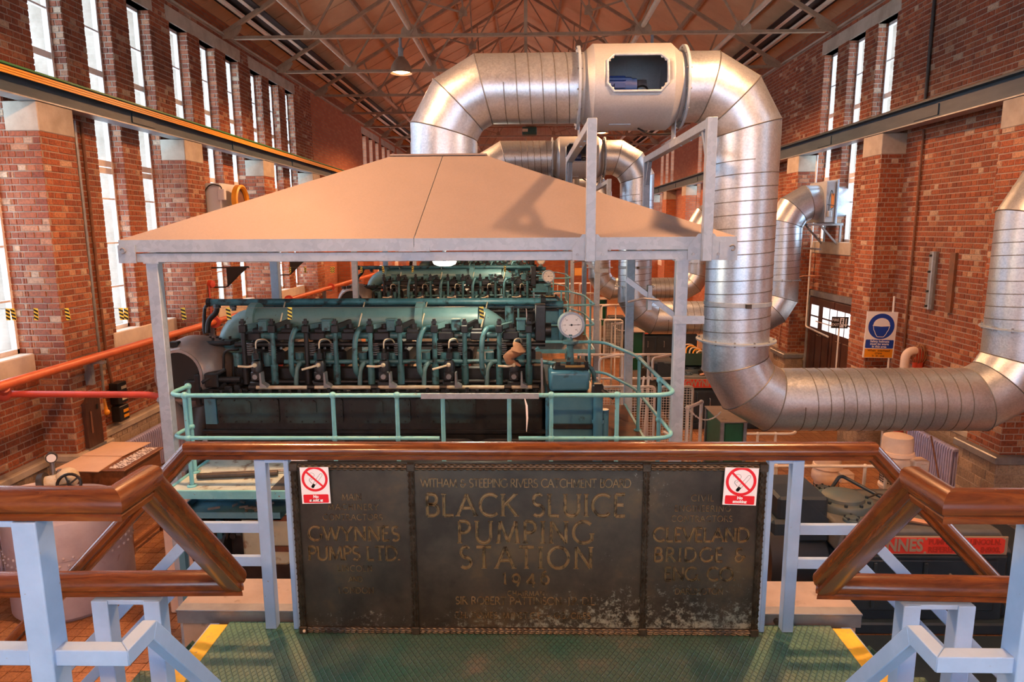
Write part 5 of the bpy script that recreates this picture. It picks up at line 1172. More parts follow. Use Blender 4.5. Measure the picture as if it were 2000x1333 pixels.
# walkway with turquoise rails
def make_walk():
    t = thing('engine_walkway', 'x', 'walkway', (-1.0, 7.9, FZ), 'turquoise railed walkways round the engines'); m = MT['rail']; zp = -2.54; zr, zl = -1.60, -2.035
    obj('floor_plate', M().box((-3.55, 6.22, zp-.02), (-2.55, 7.18, zp)), MT['sheet'], t); obj('floor_plate', M().box((-2.55, 6.22, zp-.02), (1.42, 7.18, zp)), MT['gratem'], t)
    obj('floor_plate', M().box((.95, 7.18, zp-.02), (1.42, 9.5, zp)), MT['rust'], t); obj('floor_plate', M().box((-3.0, 9.25, zp-.02), (.95, 9.5, zp)), MT['rust'], t)
    ed = M().box((-3.55, 6.19, zp-.07), (1.42, 6.22, zp+.012)).box((1.42, 6.19, zp-.07), (1.45, 9.53, zp+.012)).box((-3.58, 6.19, zp-.07), (-3.55, 7.18, zp+.012)); obj('edge_angle', ed, m, t)
    def loop(z, r, nm, parts):
        for P in parts: obj(nm, M().tube(fillet([(x, y, z) for x, y in P], .24, 7), r, 10), m, t, 60)
    left = [(-3.47, 6.74), (-3.56, 6.5), (-3.42, 6.35)]
    loop(zr, .022, 'top_rail', [[(-3.53, 6.76), (-3.56, 6.35), (-.85, 6.35)]]); loop(zr, .022, 'top_rail', [[(-.15, 6.35), (1.46, 6.35), (1.40, 8.4), (1.10, 9.46), (-.2, 9.47)]])
    loop(zl, .02, 'lower_rail', [[(-3.53, 6.76), (-3.56, 6.35), (-.86, 6.35)]]); loop(zl, .02, 'lower_rail', [[(-.08, 6.35), (1.46, 6.35), (1.40, 8.4), (1.10, 9.46), (-.2, 9.47)]])
    for (x, y) in ((-3.37, 6.35), (-3.53, 6.74), (-1.90, 6.35), (-1.05+.0, 6.35), (.24, 6.35), (.88, 6.35), (1.42, 7.0), (1.41, 8.25), (.9, 9.46)):
        if abs(x+1.05) < .01: x = -1.0-.27
        p = obj('rail_post', M().cyl((x, y, zp), (x, y, zr), .021, 10).lathe([(.05, 0), (.05, .012), (.03, .02)], (x, y, zp), n=12), m, t, 60)
        obj('ball_joint', M().ball((x, y, zr), .037, 10).ball((x, y, zl), .035, 10), m, p, 60)
    for x, d in ((-.82, 1), (-.17, -1)): obj('gate_post', M().tube(fillet([(x+.0*d, 6.35, zp), (x, 6.35, zr), (x+.09*-d*-1, 6.35, zr+.0)], .05), .022, 10), m, t, 60)
    obj('gap_bar', M().box((-1.03, 6.325, zr-.03), (.12, 6.345, zr+.022)), MT['signwhite'] if 0 else MT['galv'], t)
    obj('white_cable_tie', M().tube([(-.02, 6.33, zr-.02), (.0, 6.32, zr-.1), (.005, 6.32, zr-.22), (-.002, 6.32, zr-.36)], [.004, .012, .012, .003], 6), MT['signwhite'], t)
    for x in (-3.5, -1.2, 1.35):
        for y in (6.3, 7.12): obj('support_post', M().box((x-.03, y-.03, FZ), (x+.03, y+.03, zp-.02)), MT['eblue'], t)
    obj('support_post', M().box((1.33, 9.4, FZ), (1.39, 9.46, zp-.02)), MT['eblue'], t)
    return t
MT['gratem'] = mottled('dark_chequer', (.06,.065,.065), (.10,.10,.10), .5, .3, scale=6, bmp=.6, bs=160)
WALK = make_walk(); WALK['label'] = 'turquoise tube railing and walkway round the nearest engine'
for i in (1, 2): dup(WALK, (0, DY*i, 0), 'turquoise tube railing and walkway round the %s engine in the row' % WO[i])
# ---------------------------------------------------------------- tiled floor
MT['tile'] = brick_mat('quarry_tile', [(0, (.40,.17,.075)), (.35, (.50,.23,.10)), (.7, (.45,.20,.085)), (.9, (.56,.29,.14)), (1, (.36,.16,.08))], .5)
tb = Wallbricks(); TS = .152
for i in range(int(14/TS)):
    for j in range(int(16/TS)):
        x, y = -6.9+i*TS, 4.2+j*TS; h = random.uniform(-.002, .002); a, b = .004, TS-.004
        p = [V(x+a, y+a, FZ-.012), V(x+b, y+a, FZ-.012), V(x+b, y+b, FZ-.012), V(x+a, y+b, FZ-.012)]
        tb.full.append((p, [V(v.x, v.y, FZ-.001+h) for v in p], V(0,0,1)))
LZONE = lambda c: -6.9 < c.x < -3.75 and 6.0 < c.y < 11
tb.full.sort(key=lambda f: not LZONE(f[0][0]))
def tile_build():
    sc = []
    for k, (bk, ft, nrm) in enumerate(tb.full):
        c = ft[0]; d = c.dot(FW); px, py = 1000+f_px*c.dot(RT)/d, 666.5-f_px*c.dot(UP)/d
        ok = LZONE(c) and 60 < px < 350 and 960 < py < 1333
        sc.append((-(1/d/d if ok else 0), k))
    sc.sort(); top = set(k for v, k in sc[:300] if v < 0); m = M(); me = None; fc = [(4,5,6,7),(0,1,5,4),(1,2,6,5),(2,3,7,6),(3,0,4,7)]; bs = ROOT[floor.name]
    for k, (bk, ft, nrm) in enumerate(tb.full):
        if k in top:
            c = bk[0]
            if me is None: me = bpy.data.meshes.new('floor_tile'); me.from_pydata([tuple(p-c) for p in bk+ft], [], fc); me.materials.append(MT['tile'])
            o = bpy.data.objects.new('floor_tile', me); C.objects.link(o); o.parent = floor; o.location = c-bs+V(0,0,random.uniform(-.0015,.0015))
        else: m.add([tuple(p-bs) for p in bk+ft], fc)
    me = bpy.data.meshes.new('floor_tiling'); me.from_pydata(m.v, [], m.f); me.materials.append(MT['tile'])
    o = bpy.data.objects.new('floor_tiling', me); C.objects.link(o); o.parent = floor; o['kind'] = 'stuff'
tile_build()
def tilefar():
    m, t, b = base('quarry_tile_far', (.4,.2,.1), .55); k = nd(t, 'ShaderNodeTexBrick'); t.links.new(geo_pos(t), k.inputs['Vector']); k.offset = 0
    k.inputs['Scale'].default_value = 1; k.inputs['Brick Width'].default_value = TS; k.inputs['Row Height'].default_value = TS; k.inputs['Mortar Size'].default_value = .005
    k.inputs['Color1'].default_value = (.40,.17,.075,1); k.inputs['Color2'].default_value = (.52,.25,.11,1); k.inputs['Mortar'].default_value = (.25,.15,.10,1)
    t.links.new(k.outputs['Color'], b.inputs['Base Color']); return m
floor.data.materials[0] = tilefar()
# ---------------------------------------------------------------- pumps on the right
MT['pump'] = mottled('pump_blue_black', (.012,.026,.042), (.022,.038,.055), .42, scale=3)
MT['pumptop'] = mottled('dusty_pump_top', (.085,.10,.115), (.13,.14,.145), .6, scale=2.5, c3=(.07,.085,.10), lo3=.6, hi3=.72, s3=5)
MT['plate'] = base('red_plate', (.62,.05,.035), .4)[0]; MT['platem'] = base('worn_plate_metal', (.38,.32,.25), .45, .4)[0]
MT['copper'] = base('copper_strip', (.65,.35,.22), .4, .3)[0]
MT['white'] = mottled('white_tube_paint', (.78,.74,.70), (.70,.64,.58), .4, scale=6)
MT['cabgreen'] = mottled('cabinet_green', (.012,.10,.045), (.018,.13,.06), .35, scale=2)
def make_pump():
    t = thing('drainage_pump', 'x', 'pump', (4.3, 7.7, FZ), 'drainage pumps along the right side'); P = MT['pump']; xa, xb, ya, yb = 3.47, 5.34, 7.02, 8.28; zt = -3.31
    obj('pump_casing', M().box((xa, ya, FZ), (xb, yb, -3.58), .04), P, t)
    lo = [V(xa-.03, ya, -3.575), V(xb+.03, ya, -3.575), V(xb+.03, yb, -3.575), V(xa-.03, yb, -3.575)]
    up = [V(xa+.03, ya+.03, zt), V(xb-.12, ya+.03, zt), V(xb-.12, yb-.02, zt), V(xa+.03, yb-.02, zt)]
    obj('top_casing', M().loft(lo, up), MT['pumptop'], t, bevel=.03)
    obj('front_panel', M().box((3.62, ya-.03, -4.25), (5.2, ya, -3.64), .02), P, t, bevel=.01)
    for x in (3.85, 4.4, 4.95): obj('panel_rib', M().box((x-.02, ya-.06, -4.2), (x+.02, ya-.03, -3.66), .008), P, t)
    for x in (4.13, 4.68): obj('handle', M().tube(fillet([(x, ya-.03, -3.8), (x, ya-.08, -3.8), (x, ya-.08, -4.0), (x, ya-.03, -4.0)], .03), .012, 6), MT['steelgrey'], t, 60)
    obj('base_frame', M().box((xa-.1, ya-.1, FZ), (xb+.1, yb+.1, FZ+.14), .02), P, t)
    # round inspection cover
    c = V(3.80, 7.72, zt)
    o = obj('inspection_cover', M().lathe([(.335, 0), (.335, .07), (.325, .085), (.24, .09), (.235, .13), (.21, .15), (.001, .165)], c, n=36), MT['pumpcap'], t, 40)
    b = M()
    for i in range(10): a = 2*PI*i/10; b.cyl(c+V(.285*math.cos(a), .285*math.sin(a), .085), c+V(.285*math.cos(a), .285*math.sin(a), .115), .02, 6)
    obj('bolts', b, P, o)
    for (x, y) in ((3.70, 7.27), (3.77, 8.19)):
        f = obj('small_flange', M().lathe([(.095, 0), (.095, .03), (.07, .035), (.07, .05), (.001, .05)], (x, y, zt), n=20), MT['pumpcap'], t, 40)
        k = M()
        for i in range(5): a = 2*PI*i/5; k.cyl((x+.075*math.cos(a), y+.075*math.sin(a), zt+.03), (x+.075*math.cos(a), y+.075*math.sin(a), zt+.06), .013, 6)
        obj('bolts', k, P, f)
    k = M()
    for i in range(6): k.cyl((3.93+i*.04, 7.26+.03*(i % 2), zt), (3.93+i*.04, 7.26+.03*(i % 2), zt+.09), .018, 6)
    obj('stud_cluster', k, MT['dark'], t); obj('copper_strip', M().tube([(3.92, 7.12, zt+.02), (4.1, 7.17, zt+.05), (4.3, 7.2, zt+.055), (4.6, 7.13, zt+.02)], .03, 4), MT['copper'], t)
    obj('pressure_pipe', M().tube(fillet([(3.86, 8.16, zt+.03), (3.98, 8.2, zt+.2), (4.35, 7.75, zt+.05), (4.6, 7.4, zt+.02)], .06), .022, 8), P, t, 60)
    obj('thin_pipe', M().tube(fillet([(4.12, 7.76, zt+.08), (4.3, 7.85, zt+.1), (4.45, 7.7, zt+.06), (4.5, 7.95, zt+.1), (4.9, 8.0, zt+.03)], .06), .010, 6), MT['dark'], t)
    # name plate
    px0, px1, pz0, pz1 = 3.50, 5.25, -3.555, -3.345; w = px1-px0; yy = ya-.062
    pl = obj('name_plate', M().box((px0, yy, pz0), (px1, yy+.02, pz1), .004), MT['platem'], t)
    obj('red_field', M().prism([(-.84,-.075),(-.80,-.092),(.80,-.092),(.84,-.075),(.84,.075),(.80,.092),(-.80,.092),(-.84,.075)], ((px0+px1)/2, yy, (pz0+pz1)/2), (1,0,0), (0,0,1), .003), MT['plate'], pl)
    for s_, x, z, sz, bo in (('GWYNNES', px0+.44, -3.45, .20, .006), ('PUMPS  LTD  LINCOLN.', px0+1.28, -3.405, .088, .003), ('REFERENCE No 84000.', px0+1.28, -3.495, .088, .003)):
        tm = text(s_, sz, .004, bo)
        ws = [v[0] for v in tm.v]; k = (.78 if sz > .1 else .78)/(max(ws)-min(ws))
        obj('raised_lettering', place(tm, (x, yy-.006, z), (1,0,0), (0,0,1), k, 1.0), MT['platem'] if sz > .1 else MT['plate2'], pl)
    sc = M()
    for x in (px0+.03, px0+.86, px1-.03):
        for z in (pz0+.025, pz1-.025): sc.cyl((x, yy+.001, z), (x, yy-.006, z), .014, 8)
    obj('screws', sc, MT['platem'], pl)
    # inlet end: flange, coupling and flywheel
    obj('end_flange', M().box((xa-.62, 7.25, -3.30), (xa-.05, 8.0, -3.02), .03).box((xa-.70, 7.2, -3.55), (xa-.03, 8.1, -3.28), .04), P, t)
    obj('gusset_plate', M().prism([(0,0),(.42,0),(.42,.06),(.12,.3),(0,.3)], (xa-.5, 7.2, -3.3), (1,0,0), (0,0,1), .03), P, t)
    obj('coupling', M().cyl((xa-.55, 7.65, -3.85), (xa, 7.65, -3.85), .42, 28), P, t, 40); obj('flywheel', M().cyl((xa-.72, 7.65, -3.85), (xa-.52, 7.65, -3.85), .60, 36), MT['black'], t, 40)
    obj('drive_shaft', M().cyl((1.2, 7.65, -3.85), (xa-.7, 7.65, -3.85), .09, 14), MT['steelgrey'], t, 40)
    obj('discharge_box', M().box((xb, 7.1, FZ), (xb+.5, 8.2, -3.55), .06), P, t)
    return t
MT['pumpcap'] = mottled('pump_cap_blue', (.05,.11,.15), (.10,.125,.135), .5, scale=2.5); MT['plate2'] = base('dark_red_letters', (.36,.03,.02), .45)[0]
PUMP = make_pump(); PUMP['label'] = 'nearest dark blue pump with red name plate behind the right stair railing'
for i in (1, 2): dup(PUMP, (0, DY*i, 0), '%s dark blue pump with red name plate, right of the %s engine' % (WO[i], WO[i]))
t = thing('open_toolbox', 'open dark metal box of hoses and tools on top of the second pump', 'toolbox', (4.0, 14.9+.6, -3.145))
b = M(); x0, x1, y0, y1, z0 = 3.55, 4.5, 15.2, 15.75, -3.145
b.box((x0, y0, z0), (x1, y0+.02, z0+.3)).box((x0, y1-.02, z0), (x1, y1, z0+.3)).box((x0, y0, z0), (x0+.02, y1, z0+.3)).box((x1-.02, y0, z0), (x1, y1, z0+.3)).box((x0, y0, z0), (x1, y1, z0+.02))
obj('box', b, MT['darkgreen'], t)
for i in range(5): obj('hose', M().tube(fillet([(x0+.08+.06*i, y0+.1, z0+.05), (x0+.05+.09*i, y0+.15, z0+.48-.03*i), (x0+.35+.07*i, y0+.3, z0+.46-.05*i), (x0+.5+.08*i, y0+.35, z0+.12)], .14), .018, 6), MT['amber'] if i % 2 else MT['creamrod'], t)
for i in range(3): obj('tool_bar', M().bar((x0+.4+.1*i, y0+.05, z0+.1), (x0+.75+.12*i, y0+.45, z0+.36), .03, .03), MT['steelgrey'] if i else MT['amber'], t)
# green cabinets on their plinth
t = thing('control_cabinet', 'x', 'cabinet', (2.74, 9.05, FZ), 'green control cabinets beside the engines'); X0, X1, Y0_, Y1_, Z0, Z1 = 2.60, 2.90, 8.66, 9.42, -3.5, -2.555
obj('door', M().box((X0, Y0_+.04, Z0+.03), (X0+.02, Y1_-.04, Z1-.03)), MT['cabgreen'], t); obj('front_panel', M().box((X0+.045, Y0_, Z0+.03), (X1-.045, Y0_+.02, Z1-.02)), MT['cabgreen'], t)
obj('body', M().box((X0+.015, Y0_+.015, Z0), (X1-.01, Y1_-.01, Z1-.01)), MT['cabgreen'], t)
f = M()
for (x, y) in ((X0, Y0_), (X1, Y0_), (X0, Y1_), (X1, Y1_)): f.box((x-.022, y-.022, Z0), (x+.022, y+.022, Z1))
obj('corner_post', f, MT['steelgrey'], t); obj('lid', M().box((X0-.03, Y0_-.03, Z1), (X1+.03, Y1_+.03, Z1+.015)), MT['concrete'], t, label='dusty top')
obj('plinth', M().box((2.45, 8.5, FZ), (3.05, 9.6, Z0)), MT['concrete'], t)
CAB = t; CAB['label'] = 'nearest green control cabinet between the front hood leg and the big duct'
for i in (1, 2): dup(CAB, (0, DY*i, 0), 'green control cabinet beside the %s engine, behind the nearest one' % WO[i])
# ---------------------------------------------------------------- white tube rails and guards
def wtube(name, label, paths, r=.022, posts=(), group=None, mats=None, cat='railing'):
    pts = [p for P in paths for p in P]; a = np.array([tuple(p) for p in pts]); t = thing(name, label, cat, (a[:,0].mean(), a[:,1].mean(), FZ), group)
    for P in paths: obj('rail', M().tube(fillet(P, .12, 5), r, 8), MT['white'], t, 60)
    for (x, y, z0, z1) in posts: obj('post', M().cyl((x, y, z0), (x, y, z1), r, 8).ball((x, y, z1), r*1.45, 8), MT['white'], t, 60)
    return t
Yr = 9.3; zz = aty(1600, 911, Yr).z; xs = [aty(p, 911, Yr).x for p in (1478, 1690, 1735)]
t = wtube('tube_railing', 'white tube rail on the floor just behind the nearest pump', [[(xs[0], Yr, zz), (xs[2]-.02, Yr, zz), (xs[2]-.02, Yr, FZ)], [(xs[0]-.4, Yr, zz-.28), (xs[0]+.2, Yr, zz-.28), (xs[0]+.22, Yr, zz-.5)]], .024, [(xs[1], Yr, FZ, zz), (xs[0]+.28, Yr, FZ, zz)])
zz = aty(1500, 848, 11).z; xs = [aty(p, 848, 11).x for p in (1452, 1480, 1515, 1552)]
t = wtube('tube_railing', 'white tube rail seen under the low front duct', [[(xs[0], 11, zz), (xs[3], 11, zz), (xs[3]+.1, 11.2, zz+.0), (xs[2], 11.6, zz+.02)]], .024, [(xs[1], 11, FZ, zz), (xs[2], 11, FZ, zz)])
def swag(p, q, drop, t, n=22):
    p, q = Vector(p), Vector(q); m = M(); P = [p+(q-p)*i/n-Vector((0, 0, drop*4*(i/n)*(1-i/n))) for i in range(n+1)]
    for i in range(n):
        c, d = (P[i]+P[i+1])/2, (P[i+1]-P[i]); L = d.length; d.normalize(); u, w = fr(d); s_ = u if i % 2 else w
        m.tube([c+d*(L*.62*math.cos(k*PI/3))+s_*(L*.3*math.sin(k*PI/3)) for k in range(6)], .0065, 4, closed=True)
    obj('chain', m, MT['white'], t)
Yc = 8.5; a, b, c = aty(1343, 797, Yc), aty(1370, 786, Yc+.5), aty(1420, 815, Yc+.3)
t = wtube('chain_barrier', 'white posts with hanging white chain beside the nearest green cabinet', [[a, b], [aty(1343, 797, Yc)-V(0,0,.5), aty(1300, 780, Yc+1.0)-V(0,0,.5)]], .024, [(a.x, a.y, FZ, a.z), (b.x, b.y, FZ, b.z)])
swag(a+V(.03, 0, -.03), (2.56, 8.62, a.z-.09), .12, t); swag(a+V(.03, 0, -.48), (b.x+.05, b.y-.1, b.z-.72), .05, t)
dup(t, (0, DY, 0), 'white posts with hanging white chain beside the second pump')
def guard():
    t = thing('mesh_guard', 'x', 'guard rail', (1.9, 10.4, FZ), 'white mesh guards right of the engines'); y = 10.35; z0, z1 = -4.4, -2.47
    for (xa, xb) in ((1.10, 2.02), (2.12, 2.62)):
        obj('frame', M().tube(fillet([(xa, y, z0), (xa, y, z1), (xb, y, z1), (xb, y, z0)], .06, 4), .022, 8).cyl((xa, y, -3.5), (xb, y, -3.5), .018, 8), MT['white'], t, 60)
        m = M(); n = int((xb-xa)/.042)
        for i in range(1, n): x = xa+(xb-xa)*i/n; m.box((x-.0035, y-.0035, -3.5), (x+.0035, y+.0035, z1))
        for i in range(24): z = -3.48+i*.042; m.box((xa, y-.003, z-.0035), (xb, y+.003, z+.0035))
        obj('wire_mesh', m, MT['white'], t, kind='stuff')
    for k in range(3): obj('stair_rail', M().tube(fillet([(1.25+.45*k, y+.9, z1-.1), (1.25+.45*k, y+.9, z1+.28), (1.7+.45*k, y+1.3, z1+.28), (1.7+.45*k, y+1.3, -4.4)], .07), .022, 8), MT['white'], t, 60)
    for z in (z1+.28, z1-.15): obj('stair_rail', M().cyl((.9, y+1.25, z), (2.75, y+1.25, z), .022, 8), MT['white'], t, 60)
    obj('lattice_post', M().bar((1.75, y+.3, -3.9), (1.90, y+.3, z1+.1), .03, .03).bar((1.90, y+.3, -3.9), (1.98, y+.3, z1+.1), .03, .03), MT['white'], t)
    return t
G = guard(); G['label'] = 'white wire mesh guard and rails behind the nearest walkway, right of the gauge'
for i in (1, 2): dup(G, (0, DY*i, 0), 'white wire mesh guard and rails behind the %s engine' % WO[i])
# ---------------------------------------------------------------- vertical motors
MT['motor'] = mottled('cream_motor_paint', (.74,.60,.50), (.66,.52,.43), .5, scale=5)
def vmotor(x, y, z, s, label, box=True):
    t = thing('vertical_motor', label, 'motor', (x, y, FZ))
    o = obj('motor_body', M().lathe([(.001, 0), (.12, -.005), (.19, -.03), (.205, -.08), (.205, -.24), (.225, -.25), (.235, -.30), (.20, -.33), (.22, -.36), (.235, -.40), (.235, -.50), (.21, -.53), (.19, -.56), (.19, -.74), (.21, -.76), (.21, -.80), (.001, -.80)], (x, y, z), n=28), MT['motor'], t, 40)
    o.scale = (1, 1, 1); v = M()
    for r_ in range(4):
        for i in range(30): a = 2*PI*i/30; v.obox(V(x+.192*math.cos(a), y+.192*math.sin(a), z-.60-.035*r_), V(math.cos(a), math.sin(a), 0)*.004, V(-math.sin(a), math.cos(a), 0)*.011, (0,0,.009))
    obj('vent_slots', v, MT['dark'], t, kind='stuff')
    if box: obj('terminal_box', M().box((x+.08, y-.32, z-.47), (x+.30, y-.1, z-.30), .015).box((x+.17, y-.335, z-.44), (x+.25, y-.32, z-.34)), MT['motor'], t, bevel=.008)
    l = M()
    for a in (.6, 2.2, 3.8, 5.3): l.prism([(.10, 0), (.20, 0), (.26, FZ-(z-.80)), (.16, FZ-(z-.80))], (x, y, z-.80), (math.cos(a), math.sin(a), 0), (0, 0, 1), .06)
    obj('leg', l, MT['motor'], t); obj('shaft', M().cyl((x, y, FZ), (x, y, z-.8), .06, 12), MT['dark'], t); obj('base_flange', M().lathe([(.34, 0), (.34, .04), (.001, .04)], (x, y, FZ), n=24), MT['motor'], t)
    return t
p = aty(1755, 848, 9.4); vmotor(p.x, 9.4, p.z, 1, 'cream vertical motor with terminal box in front of the right radiator')
p = aty(1619, 872, 10.6); vmotor(p.x, 10.6, p.z-.05, 1, 'cream vertical motor with vent slots behind the nearest pump')
# ---------------------------------------------------------------- right wall fittings
MT['lilac'] = mottled('lilac_radiator_paint', (.42,.42,.66), (.35,.35,.57), .45, scale=5, c3=(.40,.22,.20), lo3=.68, hi3=.75, s3=4)
RADM = {}
def radiator(x, y0, y1, z0, z1, label):
    t = thing('column_radiator', label, 'radiator', (x, (y0+y1)/2, z0)); n = int((y1-y0)/.062); h = z1-z0
    if h not in RADM:
        m = M()
        for dx in (-.05, .05): m.tube(fillet([(dx*.3, 0, .02), (dx, 0, .06), (dx, 0, h-.06), (dx*.3, 0, h-.02)], .04, 3), .0155, 6)
        m.box((-.05, -.024, h-.07), (.05, .024, h-.01), .015).box((-.05, -.024, .01), (.05, .024, .07), .015); RADM[h] = mesh('radiator_column', m, MT['lilac'], 40)
    for i in range(n): share('radiator_column', RADM[h], (x, y0+.031+i*.062, z0), t)
    f = M()
    for y in (y0+.05, y1-.05): f.box((x-.03, y-.02, FZ), (x+.03, y+.02, z0+.02))
    obj('foot', f, MT['lilac'], t); obj('feed_pipe', M().cyl((x, y0-.1, z0+.05), (x, y0, z0+.05), .018, 8).cyl((x, y0-.1, FZ), (x, y0-.1, z0+.06), .018, 8), MT['lilac'], t)
    return t
radiator(6.86, 10.4, 11.72, -4.22, -3.5, 'lilac column radiator against the right wall behind the cream motor')
tag(obj('leaning_rod', M().cyl((6.73, 10.35, FZ), (6.74, 10.9, -3.45), .014, 8), MT['rust']), 'thin rusty rod leaning on the right radiator', 'rod')
# helmet sign
t = thing('helmet_sign', 'white sign with blue helmet symbol and yellow strip on the right pilaster', 'sign', (6.78, 12.72, -2.47)); ys = 12.72
a, b, c, d = [aty(*p, ys) for p in ((1693, 610), (1750, 612), (1690, 695), (1745, 701))]; w, h = .575, .885; o = (a+b+c+d)/4
ux = V(1, 0, -.012).normalized(); uy = V(.012, 0, 1).normalized(); ux = V(math.cos(-.03), 0, math.sin(-.03)); uy = V(math.sin(.03), 0, math.cos(.03))
def lay(nm, m, mat, z): obj(nm, place(thin(m, z), o, ux, uy), mat, t)
def mv(m, x, y): m.v = [(p[0]+x, p[1]+y, p[2]) for p in m.v]; return m
lay('board', M().box((-w/2, -h/2, -.02), (w/2, h/2, 0)), MT['signwhite'], 0)
lay('blue_disc', mv(disc(.245, 48), 0, .165), MT['signblue'], .002)
hm = M(); pts = [(.155*math.cos(math.radians(a_)), .19+.135*math.sin(math.radians(a_)), 0) for a_ in range(0, 181, 12)]+[(-.165, .185, 0), (-.165, .172, 0), (-.08, .165, 0), (0, .16, 0), (.08, .165, 0), (.165, .172, 0), (.165, .185, 0)]
hm.add(pts, [tuple(range(len(pts)))]); lay('helmet_symbol', hm, MT['signwhite'], .004)
fc_ = M(); L = [(-.150, .165), (-.140, .10), (-.115, .06), (-.10, .02), (-.06, -.035), (.06, -.035), (.10, .02), (.115, .06), (.140, .10), (.150, .165)]
for p, q_ in zip(L, L[1:]): seg(fc_, p, q_, .012)
lay('face_symbol', fc_, MT['signwhite'], .004)
lay('blue_panel', rrect(.53, .165, .02, 0, -.175), MT['signblue'], .002); lay('yellow_panel', rrect(.53, .165, .008, 0, -.352), MT['amber2'] if 'amber2' in MT else MT['amber'], .002)
for s_, yy in (('Safety helmets', -.125), ('must be worn', -.175), ('in this area', -.225)): lay('lettering', mv(text(s_, .062, .0004, .0014), 0, yy), MT['signwhite'], .004)
for s_, yy in (('When  overhead', -.302), ('crane', -.352), ('is  in  use', -.402)): lay('lettering', mv(text(s_, .062, .0004, .0006), 0, yy), MT['black'], .004)
obj('sign_post', M().cyl((b.x-.03, ys+.05, FZ), (b.x-.03, ys+.05, -1.3), .018, 8), MT['white'], t, 40)
# door, fire exit sign
dm = M().box((7.02, 13.86, FZ), (7.09, 16.75, -1.62)); MT['door'] = mottled('dark_brown_door', (.055,.018,.012), (.085,.030,.020), .4, scale=3)
DR = struct('door_1', M().box((7.03, 13.9, FZ), (7.09, 16.66, -1.66)), MT['door'])
fm = M().box((7.0, 16.66, FZ), (7.1, 16.78, -1.52)).box((7.0, 13.85, -1.66), (7.1, 16.78, -1.52)); obj('door_frame', fm, MT['steelgrey'], DR)
for (y0, y1) in ((15.3, 16.6), (13.95, 15.26)):
    obj('door_leaf', M().box((6.99, y0, FZ+.01), (7.03, y1, -1.70), .005), MT['door'], DR)
    for k in range(3):
        ya_ = y0+.1+k*(y1-y0-.2)/3; obj('door_panel', M().box((6.975, ya_+.03, FZ+.3), (6.992, ya_+(y1-y0-.2)/3-.03, -2.55), .006), MT['door'], DR)
MT['doorglass'] = glass_m = base('glowing_door_glass', (.85,.9,.95), .2)[0]
gb = MT['doorglass'].node_tree.nodes['Principled BSDF']; gb.inputs['Emission Color'].default_value = (.9,.95,1,1); gb.inputs['Emission Strength'].default_value = 1.2  # door panes glow by themselves, standing in for daylight behind them
for (y0, y1, n) in ((16.05, 16.5, 1), (13.98, 15.85, 5)):
    for i in range(n):
        for j in range(2):
            ya_, yb_ = y0+(y1-y0)*i/n+.025, y0+(y1-y0)*(i+1)/n-.025; za_ = -1.86-.29*j; obj('pane', M().box((6.982, ya_, za_-.25), (6.986, yb_, za_)), MT['doorglass'], DR)
t = thing('fire_exit_sign', 'black and white fire exit sign hanging before the dark door', 'sign', (6.6, 14.0, -2.3)); yy = 14.0; a, b = aty(1626, 617, yy), aty(1655, 644, yy); o = (a+b)/2; w, h = .345, .24
ux, uy = V(1, 0, -.03).normalized(), V(.03, 0, 1).normalized()
lay('board', M().box((-w/2, -h/2, -.01), (w/2, h/2, 0)), MT['black'], 0)
lay('lettering', mv(text('FIRE', .078, .0004, .001), -.095, .05), MT['signwhite'], .002); lay('lettering', mv(text('EXIT', .078, .0004, .001), -.095, -.05), MT['signwhite'], .002)
ar = M(); seg(ar, (.125, .09), (.125, -.05), .025); ar.add([(.085, -.035, 0), (.125, -.10, 0), (.165, -.035, 0)], [(0, 1, 2)]); lay('arrow_symbol', ar, MT['signwhite'], .002)
rm_ = rect2(.085, .2, .04, 0); lay('door_symbol', rm_, MT['signwhite'], .002); mn = M().add(*(lambda d: (d.v, d.f))(mv(disc(.013, 10), .04, .07)))
seg(mn, (.04, .055), (.035, .0), .022); seg(mn, (.035, .0), (.06, -.04), .013); seg(mn, (.035, .0), (.01, -.07), .013); seg(mn, (.04, .04), (.065, .01), .01); seg(mn, (.04, .04), (.015, .015), .01); lay('running_man_symbol', mn, MT['black'], .0035)
obj('hanger_rod', M().cyl(o+V(0, .02, -.12), o+V(0, .02, -2.0), .016, 6).cyl(o+V(-.5, .02, .03), o+V(0, .02, -.12), .012, 6), MT['white'], t)
def wt(name, pts, r, mat, label, cat, n=8): return tag(obj(name, M().tube(fillet(pts, .08, 5), r, n), mat, None, 60), label, cat)
wt('conduit', [(7.06, 12.5, 1.7), (7.06, 12.5, -2.25)], .022, MT['rust'], 'thin conduit running down the right wall beside the helmet sign', 'pipe')
wt('conduit', [(7.06, 12.54, 4.4), (7.06, 12.54, 2.12)], .03, MT['dark'], 'dark conduit on the right wall above the crane beam', 'pipe')
wt('conduit', [(6.98, 16.72, 1.7), (6.98, 16.72, -2.45), (6.95, 15.4, -2.5)], .024, MT['white'], 'white conduit down the right wall and across the dark door', 'pipe')
wt('conduit', [(6.62, 17.5, -3.1), (6.62, 17.4, -2.0), (6.6, 17.3, -1.35), (6.9, 16.9, -1.2), (7.05, 16.2, -1.15)], .012, MT['copper'], 'thin copper coloured conduit curving beside the door frame', 'pipe')
